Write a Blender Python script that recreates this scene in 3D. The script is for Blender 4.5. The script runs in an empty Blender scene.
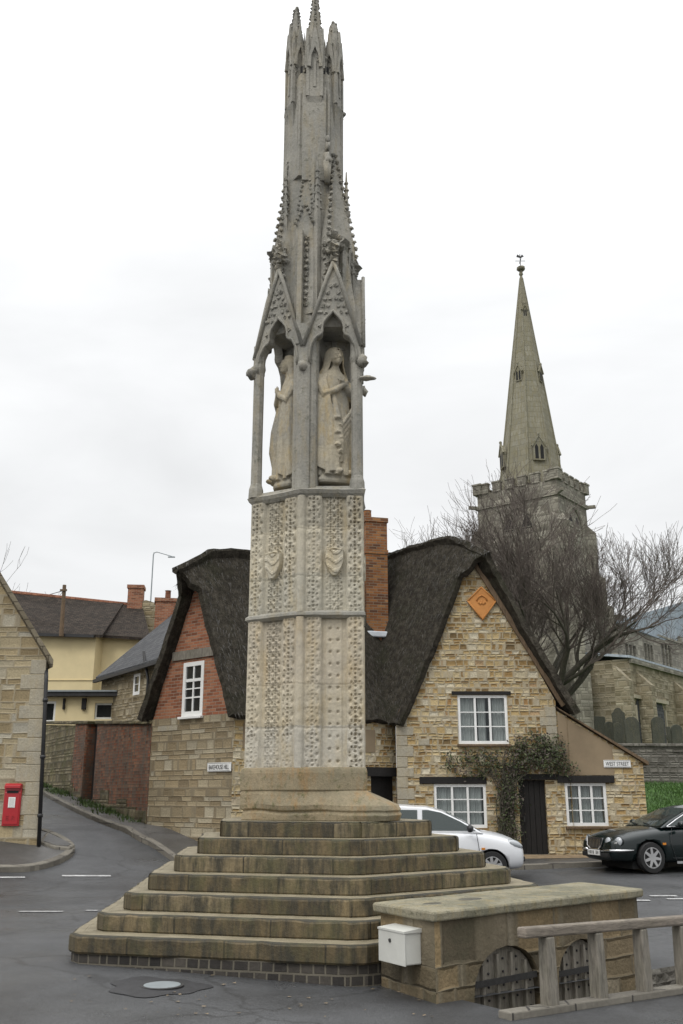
import bpy, bmesh, math, random
from mathutils import Vector, Matrix, noise
random.seed(7)
PI = math.pi
V = Vector
scene = bpy.context.scene
COL = scene.collection

# ------------------------------------------------------------------ camera
FPX, HOR, EYE = 945.0, 795.0, 1.65
PITCH = math.atan((HOR - 512) / FPX)
cp, sp = math.cos(PITCH), math.sin(PITCH)
cam = bpy.data.cameras.new('camera')
cam.sensor_fit = 'VERTICAL'; cam.sensor_height = 36; cam.lens = FPX / 1024 * 36
cam.clip_start = 0.1; cam.clip_end = 3000
camo = bpy.data.objects.new('camera', cam); COL.objects.link(camo)
camo.location = (0, 0, EYE); camo.rotation_euler = (PI / 2 + PITCH, 0, 0)
scene.camera = camo

def ray(px, py):
    x = (px - 341.5) / FPX; y = (512 - py) / FPX
    return V((x, cp - y * sp, sp + y * cp))
def ony(px, py, Y):                      # surveyed point at depth Y
    d = ray(px, py); return V((0, 0, EYE)) + d * (Y / d.y)
def onz(px, py, z):
    d = ray(px, py); return V((0, 0, EYE)) + d * ((z - EYE) / d.z)

# ------------------------------------------------------------------ terrain
def sstep(a, b, x):
    t = min(1, max(0, (x - a) / (b - a))); return t * t * (3 - 2 * t)
def gz(x, y):
    s = (x + 2.4) * -0.48 + (y - 21) * 0.88
    a = 0.216 * math.log(1 + math.exp(min(30, s / 0.8)))
    if s > 3: a = min(a, 0.816 + 0.085 * (s - 3)) if s < 45 else 0.816 + 0.085 * 42
    a *= sstep(14, 19, y)
    near = -0.034 * min(7, max(0, x + 2.8)) * (1 - sstep(12.5, 20, y))
    return a + near + 0.10 * sstep(17, 24, y) * sstep(3.2, 6.5, x)
def gp(px, py):                          # pixel to ground
    d = ray(px, py); t = 3.0; o = V((0, 0, EYE))
    prev = t
    while t < 200:
        p = o + d * t
        if p.z <= gz(p.x, p.y):
            lo, hi = prev, t
            for _ in range(30):
                m = (lo + hi) / 2; q = o + d * m
                if q.z <= gz(q.x, q.y): hi = m
                else: lo = m
            q = o + d * hi; return V((q.x, q.y, gz(q.x, q.y)))
        prev = t; t += 0.1
    raise ValueError('no ground')

# ------------------------------------------------------------------ materials
def nodes(name):
    m = bpy.data.materials.new(name); m.use_nodes = True
    nt = m.node_tree; b = nt.nodes['Principled BSDF']
    return m, nt, b
def N(nt, t, **kw):
    n = nt.nodes.new(t)
    for k, v in kw.items():
        if k in n.inputs.keys(): n.inputs[k].default_value = v
        else: setattr(n, k, v)
    return n
def L(nt, a, b): nt.links.new(a, b)
def c4(c): return (c[0], c[1], c[2], 1)
def ramp(nt, fac, stops, interp='LINEAR'):
    r = nt.nodes.new('ShaderNodeValToRGB'); r.color_ramp.interpolation = interp
    e = r.color_ramp.elements
    while len(e) < len(stops): e.new(0.5)
    for i, (p, c) in enumerate(stops): e[i].position = p; e[i].color = c4(c)
    L(nt, fac, r.inputs[0]); return r.outputs[0]
def mix(nt, fac, a, b, blend='MIX'):
    n = nt.nodes.new('ShaderNodeMix'); n.data_type = 'RGBA'; n.blend_type = blend
    for sock, val in ((n.inputs[0], fac), (n.inputs[6], a), (n.inputs[7], b)):
        if hasattr(val, 'node'): L(nt, val, sock)
        else: sock.default_value = c4(val) if isinstance(val, tuple) else val
    return n.outputs[2]
def math_(nt, op, a, b=0.0):
    n = nt.nodes.new('ShaderNodeMath'); n.operation = op
    for i, val in enumerate((a, b)):
        if hasattr(val, 'node'): L(nt, val, n.inputs[i])
        else: n.inputs[i].default_value = val
    return n.outputs[0]
def mapping(nt, src, scale=(1, 1, 1), rot=(0, 0, 0), loc=(0, 0, 0)):
    n = nt.nodes.new('ShaderNodeMapping')
    n.inputs['Scale'].default_value = scale; n.inputs['Rotation'].default_value = rot
    n.inputs['Location'].default_value = loc
    L(nt, src, n.inputs['Vector']); return n.outputs[0]
def coords(nt, which='Object'):
    return nt.nodes.new('ShaderNodeTexCoord').outputs[which]
def noise_(nt, vec, scale, detail=6, rough=0.6, dist=0.0):
    n = N(nt, 'ShaderNodeTexNoise', Scale=scale, Detail=detail, Roughness=rough, Distortion=dist)
    L(nt, vec, n.inputs['Vector']); return n.outputs[0]
def bump(nt, bsdf, h, strength=0.5, dist=0.02, prev=None):
    n = N(nt, 'ShaderNodeBump', Strength=strength, Distance=dist)
    L(nt, h, n.inputs['Height'])
    if prev is not None: L(nt, prev, n.inputs['Normal'])
    L(nt, n.outputs[0], bsdf.inputs['Normal']); return n.outputs[0]

def m_plain(name, col, rough=0.6, var=0.15, scale=6, bmp=0.2, bd=0.01, metal=0, spec=0.5, coat=0):
    m, nt, b = nodes(name); v = coords(nt)
    n = noise_(nt, v, scale)
    lo = tuple(x * (1 - var) for x in col); hi = tuple(x * (1 + var) for x in col)
    L(nt, ramp(nt, n, [(0.3, lo), (0.7, hi)]), b.inputs['Base Color'])
    b.inputs['Roughness'].default_value = rough; b.inputs['Metallic'].default_value = metal
    b.inputs['Specular IOR Level'].default_value = spec; b.inputs['Coat Weight'].default_value = coat
    b.inputs['Coat Roughness'].default_value = 0.05
    if bmp: bump(nt, b, noise_(nt, v, scale * 4), bmp, bd)
    return m

def m_rubble(name, stops, su=3.2, sv=8.0, joint=(0.30, 0.26, 0.19), jw=0.010, stain=(0.5, 0.45), bd=0.025, moss=None, rnd=0.9, wobble=(0.07, 0.035)):
    """coursed rubble: courses of uneven height, each cut into stones of uneven length, with mortar joints"""
    m, nt, b = nodes(name); uv = coords(nt, 'UV')
    wob = N(nt, 'ShaderNodeTexNoise', Scale=3.3, Detail=3.0); L(nt, uv, wob.inputs['Vector'])
    add = nt.nodes.new('ShaderNodeVectorMath'); add.operation = 'MULTIPLY_ADD'
    L(nt, wob.outputs['Color'], add.inputs[0]); add.inputs[1].default_value = (wobble[0], wobble[1], 0); L(nt, uv, add.inputs[2])
    sp_ = nt.nodes.new('ShaderNodeSeparateXYZ'); L(nt, add.outputs[0], sp_.inputs[0])
    v0 = math_(nt, 'MULTIPLY', sp_.outputs[1], sv)
    v1 = math_(nt, 'ADD', v0, math_(nt, 'MULTIPLY', math_(nt, 'SINE', math_(nt, 'MULTIPLY', v0, 1.83)), 0.33))
    row = math_(nt, 'FLOOR', v1); fr = math_(nt, 'FRACT', v1)
    cx = nt.nodes.new('ShaderNodeCombineXYZ')
    L(nt, math_(nt, 'ADD', math_(nt, 'MULTIPLY', sp_.outputs[0], su), math_(nt, 'MULTIPLY', row, 7.313)), cx.inputs[0])
    L(nt, math_(nt, 'MULTIPLY', row, 3.717), cx.inputs[1])
    vo = N(nt, 'ShaderNodeTexVoronoi', Scale=1.0, Randomness=rnd, voronoi_dimensions='2D'); L(nt, cx.outputs[0], vo.inputs['Vector'])
    ve = N(nt, 'ShaderNodeTexVoronoi', Scale=1.0, Randomness=rnd, voronoi_dimensions='2D', feature='F2'); L(nt, cx.outputs[0], ve.inputs['Vector'])
    sep = nt.nodes.new('ShaderNodeSeparateColor'); L(nt, vo.outputs['Color'], sep.inputs[0])
    colr = ramp(nt, sep.outputs[0], stops)
    ex = math_(nt, 'MULTIPLY', math_(nt, 'SUBTRACT', ve.outputs['Distance'], vo.outputs['Distance']), 0.5 / su)
    ey = math_(nt, 'MULTIPLY', math_(nt, 'MINIMUM', fr, math_(nt, 'SUBTRACT', 1.0, fr)), 1.0 / sv)
    edge = math_(nt, 'MINIMUM', ex, ey)                        # metres to the nearest joint
    fine = noise_(nt, uv, 26, 5); big = noise_(nt, uv, 0.7, 4); mid = noise_(nt, uv, 7, 4)
    edge = math_(nt, 'ADD', edge, math_(nt, 'MULTIPLY', math_(nt, 'SUBTRACT', mid, 0.5), jw * 1.6))
    jn = ramp(nt, edge, [(jw * 0.55, (1, 1, 1)), (jw * 1.5, (0, 0, 0))])
    colr = mix(nt, 0.5, colr, ramp(nt, sep.outputs[2], [(0, (0.72, 0.72, 0.72)), (1, (1.22, 1.2, 1.16))]), 'MULTIPLY')
    colr = mix(nt, 0.6, colr, ramp(nt, fine, [(0.25, (0.4, 0.4, 0.4)), (0.75, (1.15, 1.15, 1.15))]), 'MULTIPLY')
    colr = mix(nt, jn, colr, joint)
    colr = mix(nt, stain[0], colr, ramp(nt, big, [(0.3, (stain[1],) * 3), (0.65, (1, 1, 1))]), 'MULTIPLY')
    if moss:
        mm = ramp(nt, noise_(nt, uv, 1.3, 6, 0.7), [(0.5, (0, 0, 0)), (0.68, (0.7, 0.7, 0.7))])
        colr = mix(nt, mm, colr, moss)
    L(nt, colr, b.inputs['Base Color']); b.inputs['Roughness'].default_value = 0.9
    b.inputs['Specular IOR Level'].default_value = 0.25
    h = math_(nt, 'ADD', ramp(nt, edge, [(0.0, (0, 0, 0)), (jw * 3.5, (1, 1, 1))]), math_(nt, 'MULTIPLY', fine, 0.7))
    h = math_(nt, 'ADD', h, math_(nt, 'MULTIPLY', sep.outputs[1], 0.6))
    bump(nt, b, h, 0.9, bd)
    return m

def m_brick(name, stops, bw=0.45, bh=0.2, mort=(0.3, 0.27, 0.2), ms=0.012, rough=0.9, stain=(0.6, 0.4), bd=0.012, offs=0.5, vstain=None, moss=None, uvloc=(0, 0, 0), wet=0, lit_tread=None):
    m, nt, b = nodes(name); uv = coords(nt, 'UV')
    wob = N(nt, 'ShaderNodeTexNoise', Scale=3.0, Detail=2.0); L(nt, uv, wob.inputs['Vector'])
    add = nt.nodes.new('ShaderNodeVectorMath'); add.operation = 'MULTIPLY_ADD'
    L(nt, wob.outputs['Color'], add.inputs[0]); add.inputs[1].default_value = (0.02, 0.012, 0); L(nt, uv, add.inputs[2])
    mp = mapping(nt, add.outputs[0], (1, 1, 1), loc=uvloc)
    br = N(nt, 'ShaderNodeTexBrick', Scale=1.0, offset=offs)
    br.inputs['Color1'].default_value = (0, 0, 0, 1); br.inputs['Color2'].default_value = (1, 1, 1, 1); br.inputs['Mortar'].default_value = (0.5, 0.5, 0.5, 1)
    br.inputs['Mortar Size'].default_value = ms; br.inputs['Mortar Smooth'].default_value = 0.3
    br.inputs['Brick Width'].default_value = bw; br.inputs['Row Height'].default_value = bh; br.inputs['Bias'].default_value = 0
    L(nt, mp, br.inputs['Vector'])
    colr = ramp(nt, br.outputs['Color'], stops)
    fine = noise_(nt, uv, 22, 6, 0.65); big = noise_(nt, uv, 0.9, 5, 0.65)
    colr = mix(nt, 0.55, colr, ramp(nt, fine, [(0.25, (0.4, 0.4, 0.4)), (0.75, (1.1, 1.1, 1.1))]), 'MULTIPLY')
    colr = mix(nt, br.outputs['Fac'], colr, mort)
    colr = mix(nt, stain[0], colr, ramp(nt, big, [(0.32, (stain[1],) * 3), (0.62, (1, 1, 1))]), 'MULTIPLY')
    if vstain:   # dark water streaks running down
        vs = noise_(nt, mapping(nt, uv, (5, 0.9, 1)), 1.6, 6, 0.7)
        colr = mix(nt, ramp(nt, vs, [(0.40, (0, 0, 0)), (0.60, (0.92, 0.92, 0.92))]), colr, vstain)
    if moss:
        mm = ramp(nt, noise_(nt, uv, 2.1, 6, 0.7), [(0.48, (0, 0, 0)), (0.70, (0.75, 0.75, 0.75))])
        colr = mix(nt, mm, colr, moss)
    if lit_tread:     # paler treads: sky light on upward faces painted in (mapped beyond v = 10)
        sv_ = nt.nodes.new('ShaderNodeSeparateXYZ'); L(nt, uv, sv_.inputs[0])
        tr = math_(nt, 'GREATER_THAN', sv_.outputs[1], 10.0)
        tread_col = mix(nt, 0.75, lit_tread, ramp(nt, noise_(nt, coords(nt), 3.5, 6, 0.7), [(0.3, (0.5, 0.5, 0.46)), (0.7, (1.15, 1.15, 1.15))]), 'MULTIPLY')
        colr = mix(nt, tr, colr, tread_col)
    L(nt, colr, b.inputs['Base Color']); b.inputs['Roughness'].default_value = rough
    b.inputs['Specular IOR Level'].default_value = 0.3 + wet
    h = math_(nt, 'SUBTRACT', math_(nt, 'MULTIPLY', fine, 0.6), br.outputs['Fac'])
    h = math_(nt, 'ADD', h, math_(nt, 'MULTIPLY', br.outputs['Color'], 0.25))
    bump(nt, b, h, 0.8, bd)
    return m

def m_carved(name, base, grey, ochre, lichen, scale=1.0, amt=(0.5, 0.5, 0.3), blocks=None):
    """weathered limestone: pale stone, grey weathering, ochre staining, lichen specks"""
    m, nt, b = nodes(name); v = coords(nt)
    n1 = noise_(nt, v, 0.9 * scale, 6, 0.65); n2 = noise_(nt, mapping(nt, v, (2.5, 2.5, 0.7)), 1.3 * scale, 6, 0.7)
    n3 = noise_(nt, v, 9 * scale, 6, 0.7); n4 = noise_(nt, v, 30, 5, 0.7)
    col = mix(nt, ramp(nt, n1, [(0.40, (0, 0, 0)), (0.62, (amt[0],) * 3)]), base, grey)
    col = mix(nt, ramp(nt, n2, [(0.50, (0, 0, 0)), (0.66, (amt[1],) * 3)]), col, ochre)
    col = mix(nt, ramp(nt, n3, [(0.55, (0, 0, 0)), (0.72, (amt[2],) * 3)]), col, lichen)
    col = mix(nt, 0.5, col, ramp(nt, n4, [(0.3, (0.55, 0.55, 0.55)), (0.7, (1.08, 1.08, 1.08))]), 'MULTIPLY')
    if blocks:   # tone of the individual courses of stone
        sz = nt.nodes.new('ShaderNodeSeparateXYZ'); L(nt, v, sz.inputs[0])
        zz = math_(nt, 'DIVIDE', math_(nt, 'ADD', sz.outputs[2], math_(nt, 'MULTIPLY', noise_(nt, v, 1.5, 2), 0.03)), 16.0)
        col = mix(nt, 1.0, col, ramp(nt, zz, [(z / 16.0, c) for z, c in blocks], 'CONSTANT'), 'MULTIPLY')
    L(nt, col, b.inputs['Base Color']); b.inputs['Roughness'].default_value = 0.92
    b.inputs['Specular IOR Level'].default_value = 0.2
    h = math_(nt, 'ADD', math_(nt, 'MULTIPLY', n3, 1.0), math_(nt, 'MULTIPLY', n4, 0.6))
    bump(nt, b, h, 0.7, 0.02)
    return m

def m_thatch(name):
    m, nt, b = nodes(name); v = coords(nt); uv = coords(nt, 'UV')
    st = noise_(nt, mapping(nt, uv, (34, 2.2, 1)), 1.0, 6, 0.75, 0.6)
    n1 = noise_(nt, v, 1.1, 6, 0.7); n2 = noise_(nt, v, 7, 6, 0.7); n5 = noise_(nt, v, 22, 4, 0.7)
    col = ramp(nt, n2, [(0.28, (0.022, 0.019, 0.0145)), (0.5, (0.051, 0.045, 0.035)), (0.72, (0.105, 0.093, 0.074))])
    col = mix(nt, 0.6, col, ramp(nt, st, [(0.3, (0.45, 0.45, 0.45)), (0.72, (1.5, 1.48, 1.42))]), 'MULTIPLY')
    col = mix(nt, ramp(nt, n1, [(0.5, (0, 0, 0)), (0.7, (0.55, 0.55, 0.55))]), col, (0.030, 0.034, 0.016))
    col = mix(nt, ramp(nt, n5, [(0.62, (0, 0, 0)), (0.75, (0.5, 0.5, 0.5))]), col, (0.2, 0.19, 0.17))
    L(nt, col, b.inputs['Base Color']); b.inputs['Roughness'].default_value = 0.95
    b.inputs['Specular IOR Level'].default_value = 0.15
    su_ = nt.nodes.new('ShaderNodeSeparateXYZ'); L(nt, uv, su_.inputs[0])       # newer, paler ridge cap
    rd_ = math_(nt, 'ADD', math_(nt, 'ABSOLUTE', su_.outputs[1]), math_(nt, 'MULTIPLY', n2, 0.35))
    col = mix(nt, ramp(nt, rd_, [(0.98, (0.8, 0.8, 0.8)), (1.12, (0, 0, 0))]), col, mix(nt, st, (0.06, 0.054, 0.045), (0.21, 0.19, 0.16)))
    h = math_(nt, 'ADD', st, math_(nt, 'MULTIPLY', n5, 0.8))
    bump(nt, b, h, 1.0, 0.07)
    return m

def m_tiles(name, c1, c2, bw=0.2, bh=0.13, lich=(0.2, 0.19, 0.16), lamt=0.5, rough=0.9):
    m, nt, b = nodes(name); uv = coords(nt, 'UV')
    br = N(nt, 'ShaderNodeTexBrick', Scale=1.0); L(nt, uv, br.inputs['Vector'])
    br.inputs['Color1'].default_value = c4(c1); br.inputs['Color2'].default_value = c4(c2)
    br.inputs['Mortar'].default_value = c4(tuple(x * 0.4 for x in c1))
    br.inputs['Mortar Size'].default_value = 0.008; br.inputs['Brick Width'].default_value = bw; br.inputs['Row Height'].default_value = bh
    n = noise_(nt, uv, 2.5, 7, 0.75)
    n2 = noise_(nt, uv, 14, 4, 0.75)
    col = mix(nt, ramp(nt, n2, [(0.56, (0, 0, 0)), (0.72, (lamt,) * 3)]), br.outputs['Color'], lich)
    col = mix(nt, 0.6, col, ramp(nt, n, [(0.3, (0.5, 0.5, 0.5)), (0.7, (1.2, 1.2, 1.2))]), 'MULTIPLY')
    L(nt, col, b.inputs['Base Color']); b.inputs['Roughness'].default_value = rough; b.inputs['Specular IOR Level'].default_value = 0.2
    bump(nt, b, math_(nt, 'SUBTRACT', n2, br.outputs['Fac']), 0.8, 0.02)
    return m

def m_road(name, c=(0.063, 0.065, 0.068)):
    m, nt, b = nodes(name); v = coords(nt)
    big = noise_(nt, v, 0.25, 6, 0.6, 0.4); mid = noise_(nt, v, 1.6, 6, 0.65); fine = noise_(nt, v, 60, 4, 0.8)
    col = ramp(nt, big, [(0.36, tuple(x * 0.62 for x in c)), (0.47, tuple(x * 0.95 for x in c)), (0.52, tuple(x * 1.05 for x in c)), (0.7, tuple(x * 1.4 for x in c))])
    col = mix(nt, 0.6, col, ramp(nt, mid, [(0.3, (0.6, 0.6, 0.6)), (0.7, (1.25, 1.25, 1.25))]), 'MULTIPLY')
    col = mix(nt, 0.6, col, ramp(nt, fine, [(0.35, (0.35, 0.35, 0.35)), (0.5, (0.95, 0.95, 0.95)), (0.66, (2.0, 1.95, 1.85))]), 'MULTIPLY')
    # meandering cracks and patch joints
    vo = N(nt, 'ShaderNodeTexVoronoi', Scale=0.33, feature='DISTANCE_TO_EDGE', Randomness=1.0)
    wv = nt.nodes.new('ShaderNodeVectorMath'); wv.operation = 'MULTIPLY_ADD'
    wn = N(nt, 'ShaderNodeTexNoise', Scale=1.2, Detail=5.0); L(nt, v, wn.inputs['Vector'])
    L(nt, wn.outputs['Color'], wv.inputs[0]); wv.inputs[1].default_value = (1.1, 1.1, 0); L(nt, v, wv.inputs[2])
    L(nt, wv.outputs[0], vo.inputs['Vector'])
    crack = ramp(nt, vo.outputs['Distance'], [(0.002, (0.6, 0.6, 0.6)), (0.008, (0, 0, 0))])
    col = mix(nt, crack, col, (0.02, 0.02, 0.02))
    L(nt, col, b.inputs['Base Color'])
    wet = noise_(nt, v, 0.55, 6, 0.6)
    L(nt, ramp(nt, wet, [(0.36, (0.27,) * 3), (0.6, (0.58,) * 3)]), b.inputs['Roughness'])
    b.inputs['Specular IOR Level'].default_value = 0.45
    bump(nt, b, fine, 0.8, 0.012)
    return m

def m_glass(name, tint=(0.04, 0.05, 0.055), transp=0.6, rough=0.04):
    m, nt, b = nodes(name)
    b.inputs['Base Color'].default_value = c4(tint); b.inputs['Roughness'].default_value = rough
    b.inputs['Specular IOR Level'].default_value = 0.8
    t = nt.nodes.new('ShaderNodeBsdfTransparent'); t.inputs[0].default_value = (0.9, 0.95, 0.95, 1)
    mx = nt.nodes.new('ShaderNodeMixShader'); mx.inputs[0].default_value = transp
    L(nt, b.outputs[0], mx.inputs[1]); L(nt, t.outputs[0], mx.inputs[2])
    L(nt, mx.outputs[0], nt.nodes['Material Output'].inputs[0])
    return m

def m_wood(name, c, dirscale=(3, 3, 0.4)):
    m, nt, b = nodes(name); v = coords(nt)
    g = noise_(nt, mapping(nt, v, tuple(s * 8 for s in dirscale)), 1.5, 6, 0.7, 0.8)
    n = noise_(nt, v, 4, 5)
    col = ramp(nt, g, [(0.28, tuple(x * 0.45 for x in c)), (0.5, c), (0.75, tuple(x * 1.5 for x in c))])
    col = mix(nt, 0.6, col, ramp(nt, n, [(0.3, (0.55, 0.58, 0.5)), (0.7, (1.1, 1.1, 1.1))]), 'MULTIPLY')
    L(nt, col, b.inputs['Base Color']); b.inputs['Roughness'].default_value = 0.85
    bump(nt, b, g, 0.6, 0.012)
    return m

def m_leaf(name, c1, c2):
    m, nt, b = nodes(name)
    oi = nt.nodes.new('ShaderNodeNewGeometry')
    L(nt, ramp(nt, oi.outputs['Random Per Island'], [(0.0, c1), (1.0, c2)]), b.inputs['Base Color'])
    b.inputs['Roughness'].default_value = 0.6
    return m

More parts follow.
